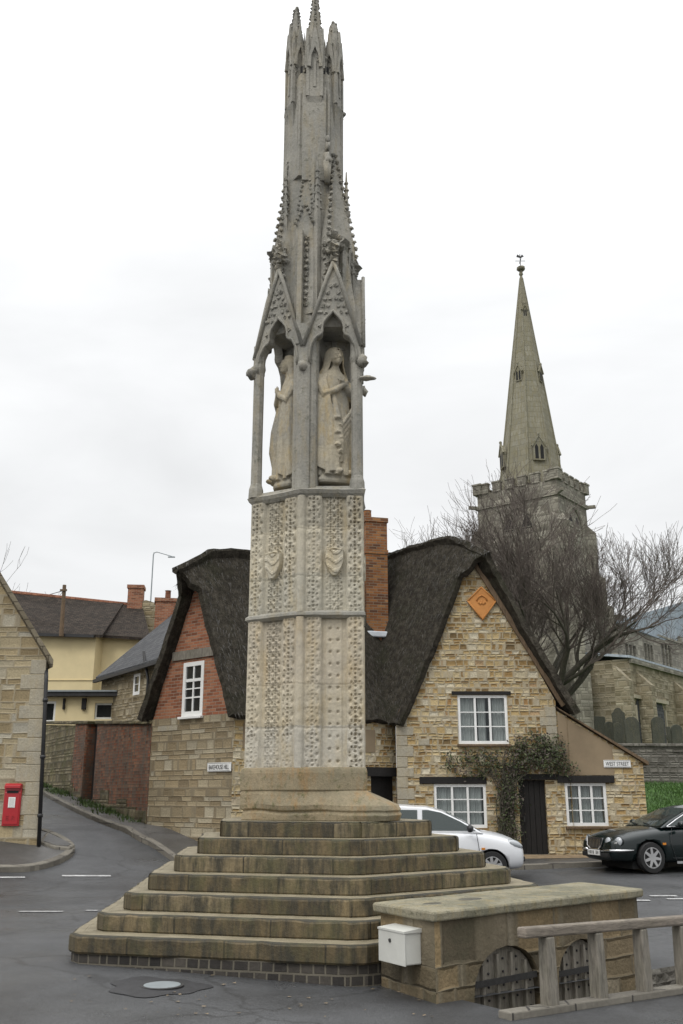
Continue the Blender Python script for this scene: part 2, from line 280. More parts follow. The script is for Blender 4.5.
M = dict(
    shaft=m_carved('carved_limestone', (0.57, 0.53, 0.43), (0.41, 0.39, 0.34), (0.50, 0.41, 0.25), (0.30, 0.28, 0.22), 1.0, (0.65, 0.6, 0.35), [(0, (1.0, 1.0, 1.02)), (2.46, (1.0, .96, .90)), (3.0, (1.03, .98, .92)), (3.86, (.97, .97, .95)), (4.38, (1.02, 1.0, .96)), (5.02, (.80, .79, .77))]),
    upper=m_carved('grey_weathered_limestone', (0.37, 0.352, 0.305), (0.245, 0.24, 0.215), (0.345, 0.295, 0.20), (0.125, 0.128, 0.095), 1.5, (0.85, 0.6, 0.8)),
    plinth=m_carved('ochre_plinth_stone', (0.335, 0.275, 0.18), (0.205, 0.19, 0.135), (0.33, 0.205, 0.09), (0.105, 0.112, 0.048), 1.3, (0.8, 0.8, 0.85)),
    statue=m_carved('statue_stone', (0.46, 0.41, 0.31), (0.31, 0.30, 0.265), (0.46, 0.36, 0.20), (0.22, 0.21, 0.165), 1.8, (0.85, 0.8, 0.55)),
    step=m_brick('mossy_step_stone', [(0.0, (0.155, 0.118, 0.064)), (0.5, (0.235, 0.18, 0.097)), (1.0, (0.31, 0.25, 0.15))], 1.05, 0.18, (0.06, 0.052, 0.035), 0.009, 0.62, (0.8, 0.3), 0.018, 0.43, (0.038, 0.036, 0.027), (0.10, 0.094, 0.042), (0, -0.09, 0), lit_tread=(0.26, 0.225, 0.155)),
    blue_brick=m_brick('dark_blue_brick', [(0, (0.035, 0.032, 0.03)), (1, (0.10, 0.088, 0.074))], 0.13, 0.098, (0.15, 0.135, 0.105), 0.012, 0.8, (0.7, 0.4), 0.012, 0.47),
    slab=m_carved('lichened_slab_stone', (0.30, 0.275, 0.20), (0.17, 0.165, 0.12), (0.31, 0.25, 0.13), (0.075, 0.078, 0.042), 2.0, (0.9, 0.6, 0.95)),
    damp=m_plain('damp_stained_stone', (0.075, 0.07, 0.05), 0.45, 0.4, 9, 0.3),
    well=m_rubble('well_house_stone', [(0, (0.15, 0.125, 0.085)), (0.35, (0.25, 0.20, 0.125)), (0.65, (0.33, 0.245, 0.135)), (0.85, (0.30, 0.26, 0.19)), (1, (0.42, 0.36, 0.26))], 1.7, 3.6, (0.22, 0.185, 0.125), 0.010, (0.85, 0.32), 0.02, (0.085, 0.08, 0.05), rnd=0.95, wobble=(0.06, 0.05)),
    iron_stone=m_rubble('ironstone_rubble', [(0, (0.21, 0.145, 0.07)), (0.2, (0.37, 0.24, 0.10)), (0.45, (0.53, 0.395, 0.195)), (0.7, (0.60, 0.48, 0.275)), (0.9, (0.66, 0.60, 0.455)), (1, (0.38, 0.215, 0.08))], 5.0, 10.0, (0.44, 0.375, 0.26), 0.010, (0.45, 0.62), wobble=(0.10, 0.06), rnd=1.0),
    lane_ashlar=m_rubble('lane_gable_stone', [(0, (0.24, 0.19, 0.12)), (0.3, (0.345, 0.275, 0.17)), (0.7, (0.41, 0.345, 0.23)), (1, (0.46, 0.415, 0.315))], 2.5, 6.6, (0.24, 0.20, 0.135), 0.009, (0.6, 0.55), 0.014, rnd=0.7, wobble=(0.03, 0.02)),
    corner_stone=m_rubble('pale_corner_house_stone', [(0, (0.27, 0.21, 0.12)), (0.3, (0.40, 0.32, 0.19)), (0.65, (0.46, 0.39, 0.255)), (1, (0.47, 0.44, 0.36))], 2.2, 6.0, (0.36, 0.31, 0.22), 0.010, (0.5, 0.6), 0.015),
    quoin=m_carved('dressed_quoin_stone', (0.43, 0.385, 0.29), (0.34, 0.32, 0.27), (0.38, 0.30, 0.18), (0.22, 0.2, 0.15), 2, (0.5, 0.4, 0.3)),
    red_brick=m_brick('gable_red_brick', [(0, (0.20, 0.075, 0.042)), (0.5, (0.36, 0.135, 0.072)), (1, (0.44, 0.205, 0.115))], 0.225, 0.075, (0.30, 0.235, 0.175), 0.009, 0.9, (0.4, 0.6), 0.01),
    orange_brick=m_brick('chimney_orange_brick', [(0, (0.13, 0.06, 0.035)), (0.5, (0.32, 0.125, 0.045)), (1, (0.42, 0.20, 0.075))], 0.225, 0.075, (0.24, 0.19, 0.13), 0.009, 0.9, (0.6, 0.35), 0.01),
    old_brick=m_brick('old_garden_wall_brick', [(0, (0.13, 0.06, 0.038)), (0.5, (0.38, 0.115, 0.05)), (1, (0.40, 0.20, 0.11))], 0.23, 0.08, (0.15, 0.115, 0.08), 0.010, 0.95, (0.75, 0.38), 0.012, 0.5, (0.12, 0.105, 0.085)),
    garden_stone=m_rubble('garden_wall_stone', [(0, (0.14, 0.12, 0.07)), (0.5, (0.24, 0.2, 0.12)), (1, (0.32, 0.28, 0.19))], 3, 7, (0.14, 0.125, 0.085), 0.014, (0.8, 0.35), 0.02, (0.085, 0.088, 0.03)),
    slate_stone=m_rubble('slate_house_stone', [(0, (0.21, 0.165, 0.095)), (0.5, (0.33, 0.275, 0.175)), (1, (0.42, 0.37, 0.27))], 3, 7, (0.25, 0.21, 0.14), 0.012, (0.5, 0.55)),
    church=m_rubble('church_grey_stone', [(0, (0.21, 0.195, 0.155)), (0.5, (0.30, 0.28, 0.23)), (1, (0.39, 0.37, 0.305))], 1.8, 4.0, (0.2, 0.185, 0.15), 0.014, (0.6, 0.5), 0.02),
    church_pale=m_rubble('church_aisle_stone', [(0, (0.2, 0.17, 0.11)), (0.5, (0.31, 0.265, 0.18)), (1, (0.4, 0.355, 0.265))], 2.0, 5.0, (0.27, 0.235, 0.165), 0.014, (0.5, 0.6), 0.02),
    spire=m_brick('spire_ashlar', [(0, (0.25, 0.24, 0.185)), (0.5, (0.295, 0.28, 0.22)), (1, (0.34, 0.325, 0.26))], 0.9, 0.42, (0.2, 0.185, 0.125), 0.012, 0.9, (0.6, 0.6), 0.02, 0.5, (0.205, 0.185, 0.115)),
    retaining=m_rubble('churchyard_wall_stone', [(0, (0.14, 0.13, 0.11)), (0.5, (0.22, 0.205, 0.18)), (1, (0.3, 0.285, 0.25))], 3.4, 9.0, (0.15, 0.14, 0.12), 0.012, (0.6, 0.5)),
    grave=m_carved('gravestone', (0.10, 0.10, 0.08), (0.07, 0.075, 0.06), (0.13, 0.12, 0.08), (0.055, 0.065, 0.04), 2.0, (0.8, 0.6, 0.5)),
    yellow=m_plain('yellow_render', (0.70, 0.585, 0.34), 0.85, 0.06, 1.5, 0.1),
    tile=m_tiles('dark_clay_tiles', (0.026, 0.021, 0.017), (0.056, 0.043, 0.034), lich=(0.15, 0.13, 0.10), lamt=0.85),
    slate=m_tiles('grey_slates', (0.07, 0.072, 0.077), (0.10, 0.101, 0.104), 0.3, 0.2, (0.17, 0.16, 0.13), 0.4),
    stone_tile=m_tiles('stone_roof_tiles', (0.15, 0.125, 0.085), (0.22, 0.19, 0.135), 0.3, 0.2),
    red_tile=m_tiles('red_pantiles', (0.2, 0.085, 0.05), (0.27, 0.125, 0.075), 0.25, 0.2),
    lead=m_tiles('lead_sheet', (0.36, 0.41, 0.46), (0.42, 0.47, 0.52), 0.7, 3.0, (0.5, 0.53, 0.56), 0.4),
    thatch=m_thatch('old_thatch'),
    road=m_road('asphalt'),
    pave=m_road('pavement_asphalt', (0.085, 0.082, 0.078)),
    kerb=m_brick('kerb_stone', [(0, (0.17, 0.155, 0.13)), (1, (0.26, 0.24, 0.20))], 0.8, 0.5, (0.06, 0.055, 0.05), 0.012, 0.85, (0.6, 0.5), 0.01),
    brickpave=m_plain('ochre_paving', (0.22, 0.16, 0.095), 0.9, 0.35, 5, 0.4),
    paint=m_plain('worn_road_paint', (0.38, 0.38, 0.375), 0.7, 0.4, 9, 0.2),
    grass=m_plain('grass_turf', (0.045, 0.10, 0.018), 0.95, 0.45, 3, 0.9, 0.05),
    white=m_plain('white_gloss_paint', (0.78, 0.78, 0.76), 0.4, 0.05, 3, 0.05),
    offwhite=m_plain('dull_white_paint', (0.54, 0.54, 0.50), 0.5, 0.10, 4, 0.05),
    black=m_plain('black_paint', (0.02, 0.02, 0.021), 0.5, 0.3, 5, 0.1),
    dark=m_plain('dark_interior', (0.012, 0.012, 0.012), 0.9, 0.2, 5, 0),
    tar=m_plain('tar_patch', (0.022, 0.022, 0.024), 0.5, 0.4, 14, 0.5),
    blackwood=m_wood('dark_stained_timber', (0.013, 0.011, 0.010)),
    greywood=m_wood('weathered_grey_oak', (0.205, 0.185, 0.155)),
    railwood=m_wood('weathered_rail_oak', (0.20, 0.17, 0.14), (0.5, 0.5, 3)),
    brownwood=m_wood('verge_board_oak', (0.15, 0.10, 0.06)),
    iron=m_plain('black_iron', (0.025, 0.024, 0.023), 0.6, 0.3, 20, 0.3),
    terracotta=m_plain('orange_terracotta', (0.52, 0.225, 0.06), 0.75, 0.12, 6, 0.3),
    cream=m_plain('brown_render', (0.25, 0.19, 0.12), 0.9, 0.14, 1.6, 0.25),
    red=m_plain('post_box_red', (0.38, 0.010, 0.016), 0.35, 0.06, 3, 0.05, coat=0.3),
    tin=m_plain('galvanised_plate', (0.27, 0.30, 0.31), 0.45, 0.1, 10, 0.1, metal=0.3),
    flash=m_plain('lead_flashing', (0.52, 0.55, 0.58), 0.6, 0.1, 6, 0.1),
    glass=m_glass('window_glass', transp=0.62),
    darkglass=m_glass('dark_glass', (0.02, 0.022, 0.022), 0.0, 0.06),
    carglass=m_glass('car_glass', (0.05, 0.065, 0.062), 0.3, 0.03),
    curtain=m_plain('net_curtain', (0.62, 0.62, 0.60), 0.9, 0.08, 5, 0.1),
    carwhite=m_plain('silver_white_car_paint', (0.66, 0.67, 0.69), 0.28, 0.02, 2, 0, coat=0.6),
    cargreen=m_plain('dark_green_car_paint', (0.003, 0.0085, 0.0085), 0.25, 0.05, 2, 0, spec=0.3, coat=0.45),
    chrome=m_plain('chrome', (0.75, 0.75, 0.75), 0.12, 0.02, 2, 0, metal=1),
    alloy=m_plain('alloy_wheel', (0.5, 0.5, 0.5), 0.35, 0.05, 2, 0, metal=0.7),
    tyre=m_plain('tyre_rubber', (0.015, 0.015, 0.015), 0.8, 0.2, 8, 0.1),
    lamp=m_plain('headlamp_glass', (0.36, 0.38, 0.40), 0.08, 0.05, 2, 0, coat=1),
    amber=m_plain('indicator_amber', (0.6, 0.22, 0.02), 0.2, 0.05, 2, 0),
    bark=m_plain('grey_green_bark', (0.062, 0.056, 0.04), 0.9, 0.35, 6, 0.6),
    twig=m_plain('red_brown_twig', (0.105, 0.086, 0.072), 0.9, 0.3, 2, 0),
    farbark=m_plain('pale_far_branches', (0.16, 0.15, 0.14), 0.9, 0.2, 2, 0),
    leaf=m_leaf('evergreen_leaf', (0.022, 0.034, 0.012), (0.095, 0.115, 0.042)),
    moss_leaf=m_leaf('verge_weed', (0.03, 0.06, 0.012), (0.08, 0.12, 0.03)),
    sign=m_plain('white_enamel', (0.78, 0.78, 0.76), 0.3, 0.03, 3, 0),
    letter=m_plain('black_lettering', (0.02, 0.02, 0.02), 0.5, 0.02, 3, 0),
)

# ------------------------------------------------------------------ mesh builder
class MB:
    def __init__(s): s.v = []; s.f = []; s.uv = None
    def add(s, vs, fs):
        o = len(s.v); s.v += [V(p) for p in vs]; s.f += [tuple(i + o for i in f) for f in fs]; return s
    def poly(s, pts): return s.add(pts, [tuple(range(len(pts)))])
    def box(s, c, d, rz=0, taper=1.0, R=None):
        c = V(c); R = R or Matrix.Rotation(rz, 3, 'Z'); vs = []
        for z in (-.5, .5):
            k = taper if z > 0 else 1
            for x, y in ((-.5, -.5), (.5, -.5), (.5, .5), (-.5, .5)):
                vs.append(c + R @ V((x * d[0] * k, y * d[1] * k, z * d[2])))
        return s.add(vs, [(3, 2, 1, 0), (4, 5, 6, 7), (0, 1, 5, 4), (1, 2, 6, 5), (2, 3, 7, 6), (3, 0, 4, 7)])
    def bar(s, a, b, w, h, up=V((0, 0, 1))):       # rectangular bar from a to b
        a, b = V(a), V(b); x = (b - a); l = x.length; x = x / l
        y = up.cross(x)
        if y.length < 1e-4: y = V((0, 1, 0)).cross(x)
        y.normalize(); z = x.cross(y)
        R = Matrix((x, y, z)).transposed()
        return s.box((a + b) / 2, (l, w, h), R=R)
    def prism(s, pts, ext):
        ext = V(ext); n = len(pts); vs = [V(p) for p in pts] + [V(p) + ext for p in pts]
        fs = [tuple(range(n - 1, -1, -1)), tuple(range(n, 2 * n))] + [(i, (i + 1) % n, n + (i + 1) % n, n + i) for i in range(n)]
        return s.add(vs, fs)
    def loft(s, rings, cap=True, closed=True):
        n = len(rings[0]); o = len(s.v)
        for r in rings: s.v += [V(p) for p in r]
        for k in range(len(rings) - 1):
            for i in range(n if closed else n - 1):
                j = (i + 1) % n
                s.f.append((o + k * n + i, o + k * n + j, o + (k + 1) * n + j, o + (k + 1) * n + i))
        if cap:
            s.f.append(tuple(o + i for i in range(n - 1, -1, -1)))
            e = o + (len(rings) - 1) * n; s.f.append(tuple(e + i for i in range(n)))
        return s
    def tube(s, pts, rad, n=6, cap=True):
        pts = [V(p) for p in pts]; rings = []
        if not hasattr(rad, '__len__'): rad = [rad] * len(pts)
        up = None
        for i, p in enumerate(pts):
            d = (pts[min(i + 1, len(pts) - 1)] - pts[max(i - 1, 0)])
            d = d.normalized() if d.length > 1e-9 else V((0, 0, 1))
            if up is None:
                up = V((0, 0, 1)) if abs(d.z) < .9 else V((1, 0, 0))
            x = up.cross(d)
            x = x.normalized() if x.length > 1e-6 else d.orthogonal().normalized()
            y = d.cross(x); up = y if abs(y.dot(V((0, 0, 1)))) > .05 or True else up
            rings.append([p + (x * math.cos(a) + y * math.sin(a)) * rad[i] for a in [2 * PI * k / n for k in range(n)]])
        return s.loft(rings, cap)
    def lathe(s, c, prof, n=16, R=None):           # prof: (radius, height) along local z
        c = V(c); R = R or Matrix.Identity(3)
        return s.loft([[c + R @ V((r * math.cos(2 * PI * k / n), r * math.sin(2 * PI * k / n), h)) for k in range(n)] for r, h in prof])
    def blob(s, c, r, n=6, seed=0, rough=0.25, R=None):
        c = V(c); r = V(r) if hasattr(r, '__len__') else V((r, r, r)); rings = []
        rnd = random.Random(seed)
        for k in range(1, n):
            a = PI * k / n; rings.append([])
            for j in range(n + 2):
                b = 2 * PI * j / (n + 2); q = 1 + rough * (rnd.random() - .5) * 2
                p = V((r.x * math.sin(a) * math.cos(b) * q, r.y * math.sin(a) * math.sin(b) * q, -r.z * math.cos(a) * q))
                rings[-1].append(c + ((R @ p) if R else p))
        return s.loft(rings, True)
    def ngon(s, c, r, n, z0, z1, r1=None, rot=0):
        r1 = r if r1 is None else r1; c = V(c)
        return s.loft([[V((c.x + q * math.cos(rot + 2 * PI * k / n), c.y + q * math.sin(rot + 2 * PI * k / n), z)) for k in range(n)] for q, z in ((r, z0), (max(r1, 1e-3), z1))])
    def build(s, name, mat, parent=None, smooth=False, bevel=0, label=None, local=False, kind=None, mods=(), norm=True, segs=2, uvs=None):
        me = bpy.data.meshes.new(name); bm = bmesh.new()
        vs = [bm.verts.new(p) for p in s.v]
        for f in s.f:
            try: bm.faces.new([vs[i] for i in f])
            except ValueError: pass
        if norm: bmesh.ops.recalc_face_normals(bm, faces=bm.faces)
        bm.normal_update()
        ul = bm.loops.layers.uv.new('UVMap')
        if uvs:
            bm.verts.index_update()
            for f in bm.faces:
                for l in f.loops: l[ul].uv = uvs[l.vert.index]
        else:
            for f in bm.faces:
                n = f.normal
                if abs(n.z) > .92: t = V((1, 0, 0)); b = V((0, 1, 0))
                else:
                    t = V((-n.y, n.x, 0)).normalized(); b = n.cross(t)
                    if b.z < 0: b = -b
                for l in f.loops:
                    p = l.vert.co
                    l[ul].uv = (p.dot(t), p.z if abs(n.z) < .3 else p.dot(b))
        bm.to_mesh(me); bm.free()
        if smooth:
            for p in me.polygons: p.use_smooth = True
        me.materials.append(mat)
        return link(name, me, parent, bevel, label, local, kind, mods, segs)

def link(name, me, parent=None, bevel=0, label=None, local=False, kind=None, mods=(), segs=2):
    o = bpy.data.objects.new(name, me); COL.objects.link(o)
    if parent is not None:
        o.parent = parent
        if not local and parent.type == 'EMPTY' and parent.parent is None:
            o.matrix_parent_inverse = parent.matrix_basis.inverted()
    if bevel:
        b = o.modifiers.new('bevel', 'BEVEL'); b.width = bevel; b.segments = segs; b.limit_method = 'ANGLE'; b.angle_limit = 0.6
    for t, kw in mods:
        mo = o.modifiers.new(t.lower(), t)
        for k, val in kw.items(): setattr(mo, k, val)
    if label: o['label'] = label
    if kind: o['kind'] = kind
    return o

def thing(name, loc, label, cat, group=None, rz=0):
    o = bpy.data.objects.new(name, None); COL.objects.link(o)
    o.location = loc; o.rotation_euler = (0, 0, rz); o.empty_display_size = .2
    o['label'] = label; o['category'] = cat
    if group: o['group'] = group
    return o
def tag(o, label, cat, group=None):
    o['label'] = label; o['category'] = cat
    if group: o['group'] = group
    return o

def nz(p, s=1.0): return noise.noise(V(p) * s)

# vertical wall frame: origin P, direction along the wall, outward normal on the right-hand side
class Wall:
    def __init__(s, a, b):
        s.a = V((a[0], a[1], 0)); d = V((b[0] - a[0], b[1] - a[1], 0)); s.len = d.length; s.d = d / s.len
        s.n = V((s.d.y, -s.d.x, 0))
    def p(s, t, z, out=0): return s.a + s.d * t + s.n * out + V((0, 0, z))
    def tz(s, px, py, out=0):
        d = ray(px, py); o = V((0, 0, EYE)); q = s.a + s.n * out
        k = (q - o).dot(s.n) / d.dot(s.n); h = o + d * k
        return (h - s.a).dot(s.d), h.z
    def rz(s): return math.atan2(s.d.y, s.d.x)

def wall_mesh(w, outline, holes=(), depth=0.12, thick=0, out=0):
    """wall face with real openings: outline/holes in (t, z); reveals go back by depth"""
    bm = bmesh.new(); edges = []
    for lp in [outline] + [list(h) for h in holes]:
        vs = [bm.verts.new(w.p(t, z, out)) for t, z in lp]
        edges += [bm.edges.new((vs[i], vs[(i + 1) % len(vs)])) for i in range(len(vs))]
    bmesh.ops.triangle_fill(bm, use_beauty=True, edges=edges)
    bm.verts.index_update()
    mb = MB(); mb.add([v.co.copy() for v in bm.verts], [tuple(v.index for v in f.verts) for f in bm.faces]); bm.free()
    for h in holes:
        h = list(h)
        for i in range(len(h)):
            (t0, z0), (t1, z1) = h[i], h[(i + 1) % len(h)]
            mb.add([w.p(t0, z0, out), w.p(t1, z1, out), w.p(t1, z1, out - depth), w.p(t0, z0, out - depth)], [(0, 1, 2, 3)])
    if thick:
        o = outline
        for i in range(len(o)):
            (t0, z0), (t1, z1) = o[i], o[(i + 1) % len(o)]
            mb.add([w.p(t0, z0, out), w.p(t1, z1, out), w.p(t1, z1, out - thick), w.p(t0, z0, out - thick)], [(0, 1, 2, 3)])
    return mb
def rect(t0, t1, z0, z1): return [(t0, z0), (t1, z0), (t1, z1), (t0, z1)]

def window(w, t0, t1, z0, z1, parent, lights=3, rows=3, out=-0.06, fw=0.07, mullw=0.055, bar=0.024, mat='white', curtain=True, sill=None, lintel=None, name='window', paneM='glass', curt_rng=None):
    fr = MB()
    def bx(ta, tb, za, zb, o0, o1):
        c = w.p((ta + tb) / 2, (za + zb) / 2, (o0 + o1) / 2)
        fr.box(c, (tb - ta, abs(o1 - o0), zb - za), w.rz())
    bx(t0, t0 + fw, z0, z1, out - .06, out); bx(t1 - fw, t1, z0, z1, out - .06, out)
    bx(t0 + fw, t1 - fw, z1 - fw, z1, out - .06, out); bx(t0 + fw, t1 - fw, z0, z0 + fw * 1.1, out - .06, out + .012)
    W = (t1 - t0 - 2 * fw) / lights
    for i in range(1, lights):
        c = t0 + fw + W * i; bx(c - mullw / 2, c + mullw / 2, z0 + fw * 1.1, z1 - fw, out - .055, out - .006)
    for i in range(lights):
        a = t0 + fw + W * i + (mullw / 2 if i else 0); b = t0 + fw + W * (i + 1) - (mullw / 2 if i < lights - 1 else 0)
        H = (z1 - z0 - 2.1 * fw) / rows
        for k in range(1, rows):
            c = z0 + fw * 1.1 + H * k; bx(a, b, c - bar / 2, c + bar / 2, out - .05, out - .014)
    o = fr.build(name, M[mat], parent)
    MB().poly([w.p(t0 + fw * .5, z0 + fw * .5, out - .036), w.p(t1 - fw * .5, z0 + fw * .5, out - .036), w.p(t1 - fw * .5, z1 - fw * .5, out - .036), w.p(t0 + fw * .5, z1 - fw * .5, out - .036)]).build('pane', M[paneM], o)
    # room darkness behind
    MB().box(w.p((t0 + t1) / 2, (z0 + z1) / 2, out - .45), (t1 - t0 - .01, .02, z1 - z0 - .01), w.rz()).build('room_backing', M['dark'], o)
    if curtain:
        for (ca, cb) in (curt_rng or ((.0, .30), (.36, .66), (.70, 1.0))):
            pts = []; n = 36
            for k in range(n + 1):
                u = ca + (cb - ca) * k / n; t = t0 + fw + (t1 - t0 - 2 * fw) * u
                pts.append((t, .018 * math.sin(u * 95) + .01 * math.sin(u * 41)))
            cm = MB()
            for k in range(n):
                cm.add([w.p(pts[k][0], z0 + fw, out - .11 + pts[k][1]), w.p(pts[k + 1][0], z0 + fw, out - .11 + pts[k + 1][1]), w.p(pts[k + 1][0], z1 - fw, out - .11 + pts[k + 1][1]), w.p(pts[k][0], z1 - fw, out - .11 + pts[k][1])], [(0, 1, 2, 3)])
            cm.build('curtain', M['curtain'], o)
    if sill:
        MB().box(w.p((t0 + t1) / 2, z0 - .035, .03 + out / 2), (t1 - t0 + .08, .12 - out, .06), w.rz()).build('sill', M[sill], o, bevel=.008)
    return o

def text_mesh(body, w, t, z, width, height, out, parent, mat='letter', thick=0.004, name='lettering'):
    cu = bpy.data.curves.new(name, 'FONT'); cu.body = body; cu.align_x = 'CENTER'; cu.align_y = 'CENTER'; cu.extrude = thick / 2
    cu.size = 1.0
    o = bpy.data.objects.new(name, cu); COL.objects.link(o)
    dg = bpy.context.evaluated_depsgraph_get()
    me = bpy.data.meshes.new_from_object(o.evaluated_get(dg)); bpy.data.objects.remove(o)
    xs = [v.co.x for v in me.vertices]; ys = [v.co.y for v in me.vertices]
    sx = width / (max(xs) - min(xs)); sy = height / (max(ys) - min(ys)); cx = (max(xs) + min(xs)) / 2; cy = (max(ys) + min(ys)) / 2
    for v in me.vertices:
        v.co = w.p(t + (v.co.x - cx) * sx, z + (v.co.y - cy) * sy, out + v.co.z)
    me.materials.clear(); me.materials.append(M[mat])
    return link(name, me, parent)
# ================================================================== ground
CW = Wall((0.84, 9.27), (3.32, 11.43))              # long door face of the well house
PIT = [CW.p(.34, 0, .0), CW.p(4.3, 0, .0), CW.p(4.3, 0, .70), CW.p(.34, 0, .70)]
def build_ground():
    bm = bmesh.new()
    def loop(pts):
        vs = [bm.verts.new((p[0], p[1], 0)) for p in pts]
        return [bm.edges.new((vs[i], vs[(i + 1) % len(vs)])) for i in range(len(vs))]
    e = loop([(-70, -20), (70, -20), (70, 60), (-70, 60)]) + loop(PIT)
    bmesh.ops.triangle_fill(bm, use_beauty=True, edges=e)
    for x in [-50, -36, -28, -22] + [-18 + .75 * i for i in range(49)] + [22, 28, 36, 50]:
        bmesh.ops.bisect_plane(bm, geom=bm.verts[:] + bm.edges[:] + bm.faces[:], plane_co=(x, 0, 0), plane_no=(1, 0, 0))
    for y in [-10, -4, 2, 6] + [7.5 + .75 * i for i in range(40)] + [39, 42, 46, 50, 55]:
        bmesh.ops.bisect_plane(bm, geom=bm.verts[:] + bm.edges[:] + bm.faces[:], plane_co=(0, y, 0), plane_no=(0, 1, 0))
    far = [(-900, -300), (900, -300), (900, 1500), (-900, 1500)]; near = [(-70, -20), (70, -20), (70, 60), (-70, 60)]
    fv = [bm.verts.new((p[0], p[1], 0)) for p in far]
    border = {}
    for v in bm.verts:
        if v in fv: continue
        v.co.z = gz(v.co.x, v.co.y)
    me = bpy.data.meshes.new('road')
    # outer skirt: ring of far land
    edge_loops = [e for e in bm.edges if e.is_boundary]
    rim = [v for v in {v for e in edge_loops for v in e.verts} if abs(v.co.x) > 69.9 or v.co.y < -19.9 or v.co.y > 59.9]
    for e_ in [e for e in edge_loops if all(v in rim for v in e.verts)]:
        a, b = e_.verts
        def out(v):
            k = 12 if v.co.y > 59 else 10
            return (v.co.x * k, v.co.y * k if v.co.y > 59 or v.co.y < -19 else v.co.y * k * .99, v.co.z)
        bm.faces.new([a, b, bm.verts.new(out(b)), bm.verts.new(out(a))])
    for v in fv: bm.verts.remove(v)
    bmesh.ops.recalc_face_normals(bm, faces=bm.faces)
    for f in bm.faces:
        if f.normal.z < 0: f.normal_flip()
        f.smooth = True
    bm.to_mesh(me); bm.free(); me.materials.append(M['road'])
    return link('road', me, kind='structure')
build_ground()
# sunken pit in front of the well-house doors
pit = MB()
PZ = -.62
for i in range(4):
    a, b = PIT[i], PIT[(i + 1) % 4]
    if i == 0: a = CW.p(CW.len - .02, 0)
    pit.add([(a.x, a.y, PZ), (b.x, b.y, PZ), (b.x, b.y, gz(b.x, b.y)), (a.x, a.y, gz(a.x, a.y))], [(0, 1, 2, 3)])
pit.add([(p.x, p.y, PZ) for p in PIT], [(0, 1, 2, 3)])
pit.build('sunken_channel', M['retaining'], kind='structure')

def resample(pts, n):
    pts = [V((p[0], p[1], 0)) for p in pts]; ls = [0]
    for a, b in zip(pts, pts[1:]): ls.append(ls[-1] + (b - a).length)
    out = []
    for i in range(n + 1):
        s = ls[-1] * i / n; k = 0
        while k < len(pts) - 2 and ls[k + 1] < s: k += 1
        f = (s - ls[k]) / max(1e-6, ls[k + 1] - ls[k]); out.append(pts[k].lerp(pts[k + 1], f))
    return out
def smooth_line(pts, it=2):
    pts = [V((p[0], p[1], 0)) for p in pts]
    for _ in range(it):
        q = [pts[0]]
        for a, b in zip(pts, pts[1:]): q += [a.lerp(b, .25), a.lerp(b, .75)]
        q.append(pts[-1]); pts = q
    return pts
def strip(name, outer, inner, mat, h=0.1, n=48, m=8, kind='structure'):
    A, B = resample(outer, n), resample(inner, n); mb = MB(); o = []
    for a, b in zip(A, B):
        for k in range(m + 1):
            p = a.lerp(b, k / m); o.append((p.x, p.y, gz(p.x, p.y) + h))
    fs = [(i * (m + 1) + k, i * (m + 1) + k + 1, (i + 1) * (m + 1) + k + 1, (i + 1) * (m + 1) + k) for i in range(n) for k in range(m)]
    return mb.add(o, fs).build(name, mat, kind=kind, smooth=True)
def kerb(name, line, mat, w=.13, h=.115, n=60, side=1):
    A = resample(line, n); mb = MB(); rings = []
    for i, p in enumerate(A):
        d = (A[min(i + 1, n)] - A[max(i - 1, 0)]).normalized(); q = V((-d.y, d.x, 0)) * side * w
        z0, z1 = gz(p.x, p.y), gz(p.x + q.x, p.y + q.y)
        rings.append([(p.x, p.y, z0 - .1), (p.x, p.y, z0 + h - .02), (p.x + q.x * .12, p.y + q.y * .12, z0 + h), (p.x + q.x, p.y + q.y, z1 + h), (p.x + q.x, p.y + q.y, z1 - .1)])
    return mb.loft(rings).build(name, mat, kind='structure')

# ---- wall lines of the cottage and lane
GW = Wall((-4.70, 24.0), (-2.45, 22.0))             # lane gable, seen obliquely
FW = Wall((1.40, 24.5), (5.46, 24.5))               # street gable
LW = Wall((5.46, 24.53), (7.56, 24.53))             # lean-to
MW = Wall((-2.45, 22.0), (1.40, 24.95))             # main range front wall
GA = Wall((-10.9, 35.4), (-4.72, 24.02))            # garden wall up the lane

# lane pavement with its kerb
kl = [gp(45, 797), gp(90, 820), gp(130, 838), gp(158, 849)]
kl = [(-11.9, 36.6)] + [(p.x, p.y) for p in kl] + [(-2.6, 19.6), (-1.2, 19.9), (.8, 21.2), (2.2, 22.3), (5.0, 22.75), (9, 22.9), (14, 23.4), (26, 25)]
kl = smooth_line(kl, 2)
inner = [(-11.2, 37.5), (-10.7, 35.4), (-4.6, 24.2), (-2.5, 22.2), (1.3, 24.7), (5.7, 24.7), (7.6, 24.7), (14, 25.4), (26, 27)]
strip('pavement', kl, inner, M['pave'], .10, 110, 8)
kerb('kerb', kl, M['kerb'], .14, .115, 150, side=1)
# ochre paving strip against the street front
strip('paving_strip', [(3.2, 23.75), (4.0, 23.8), (6.6, 23.85), (9.5, 23.9)], [(3.2, 24.49), (4.0, 24.49), (6.6, 24.49), (9.5, 24.6)], M['brickpave'], .106, 20, 3)

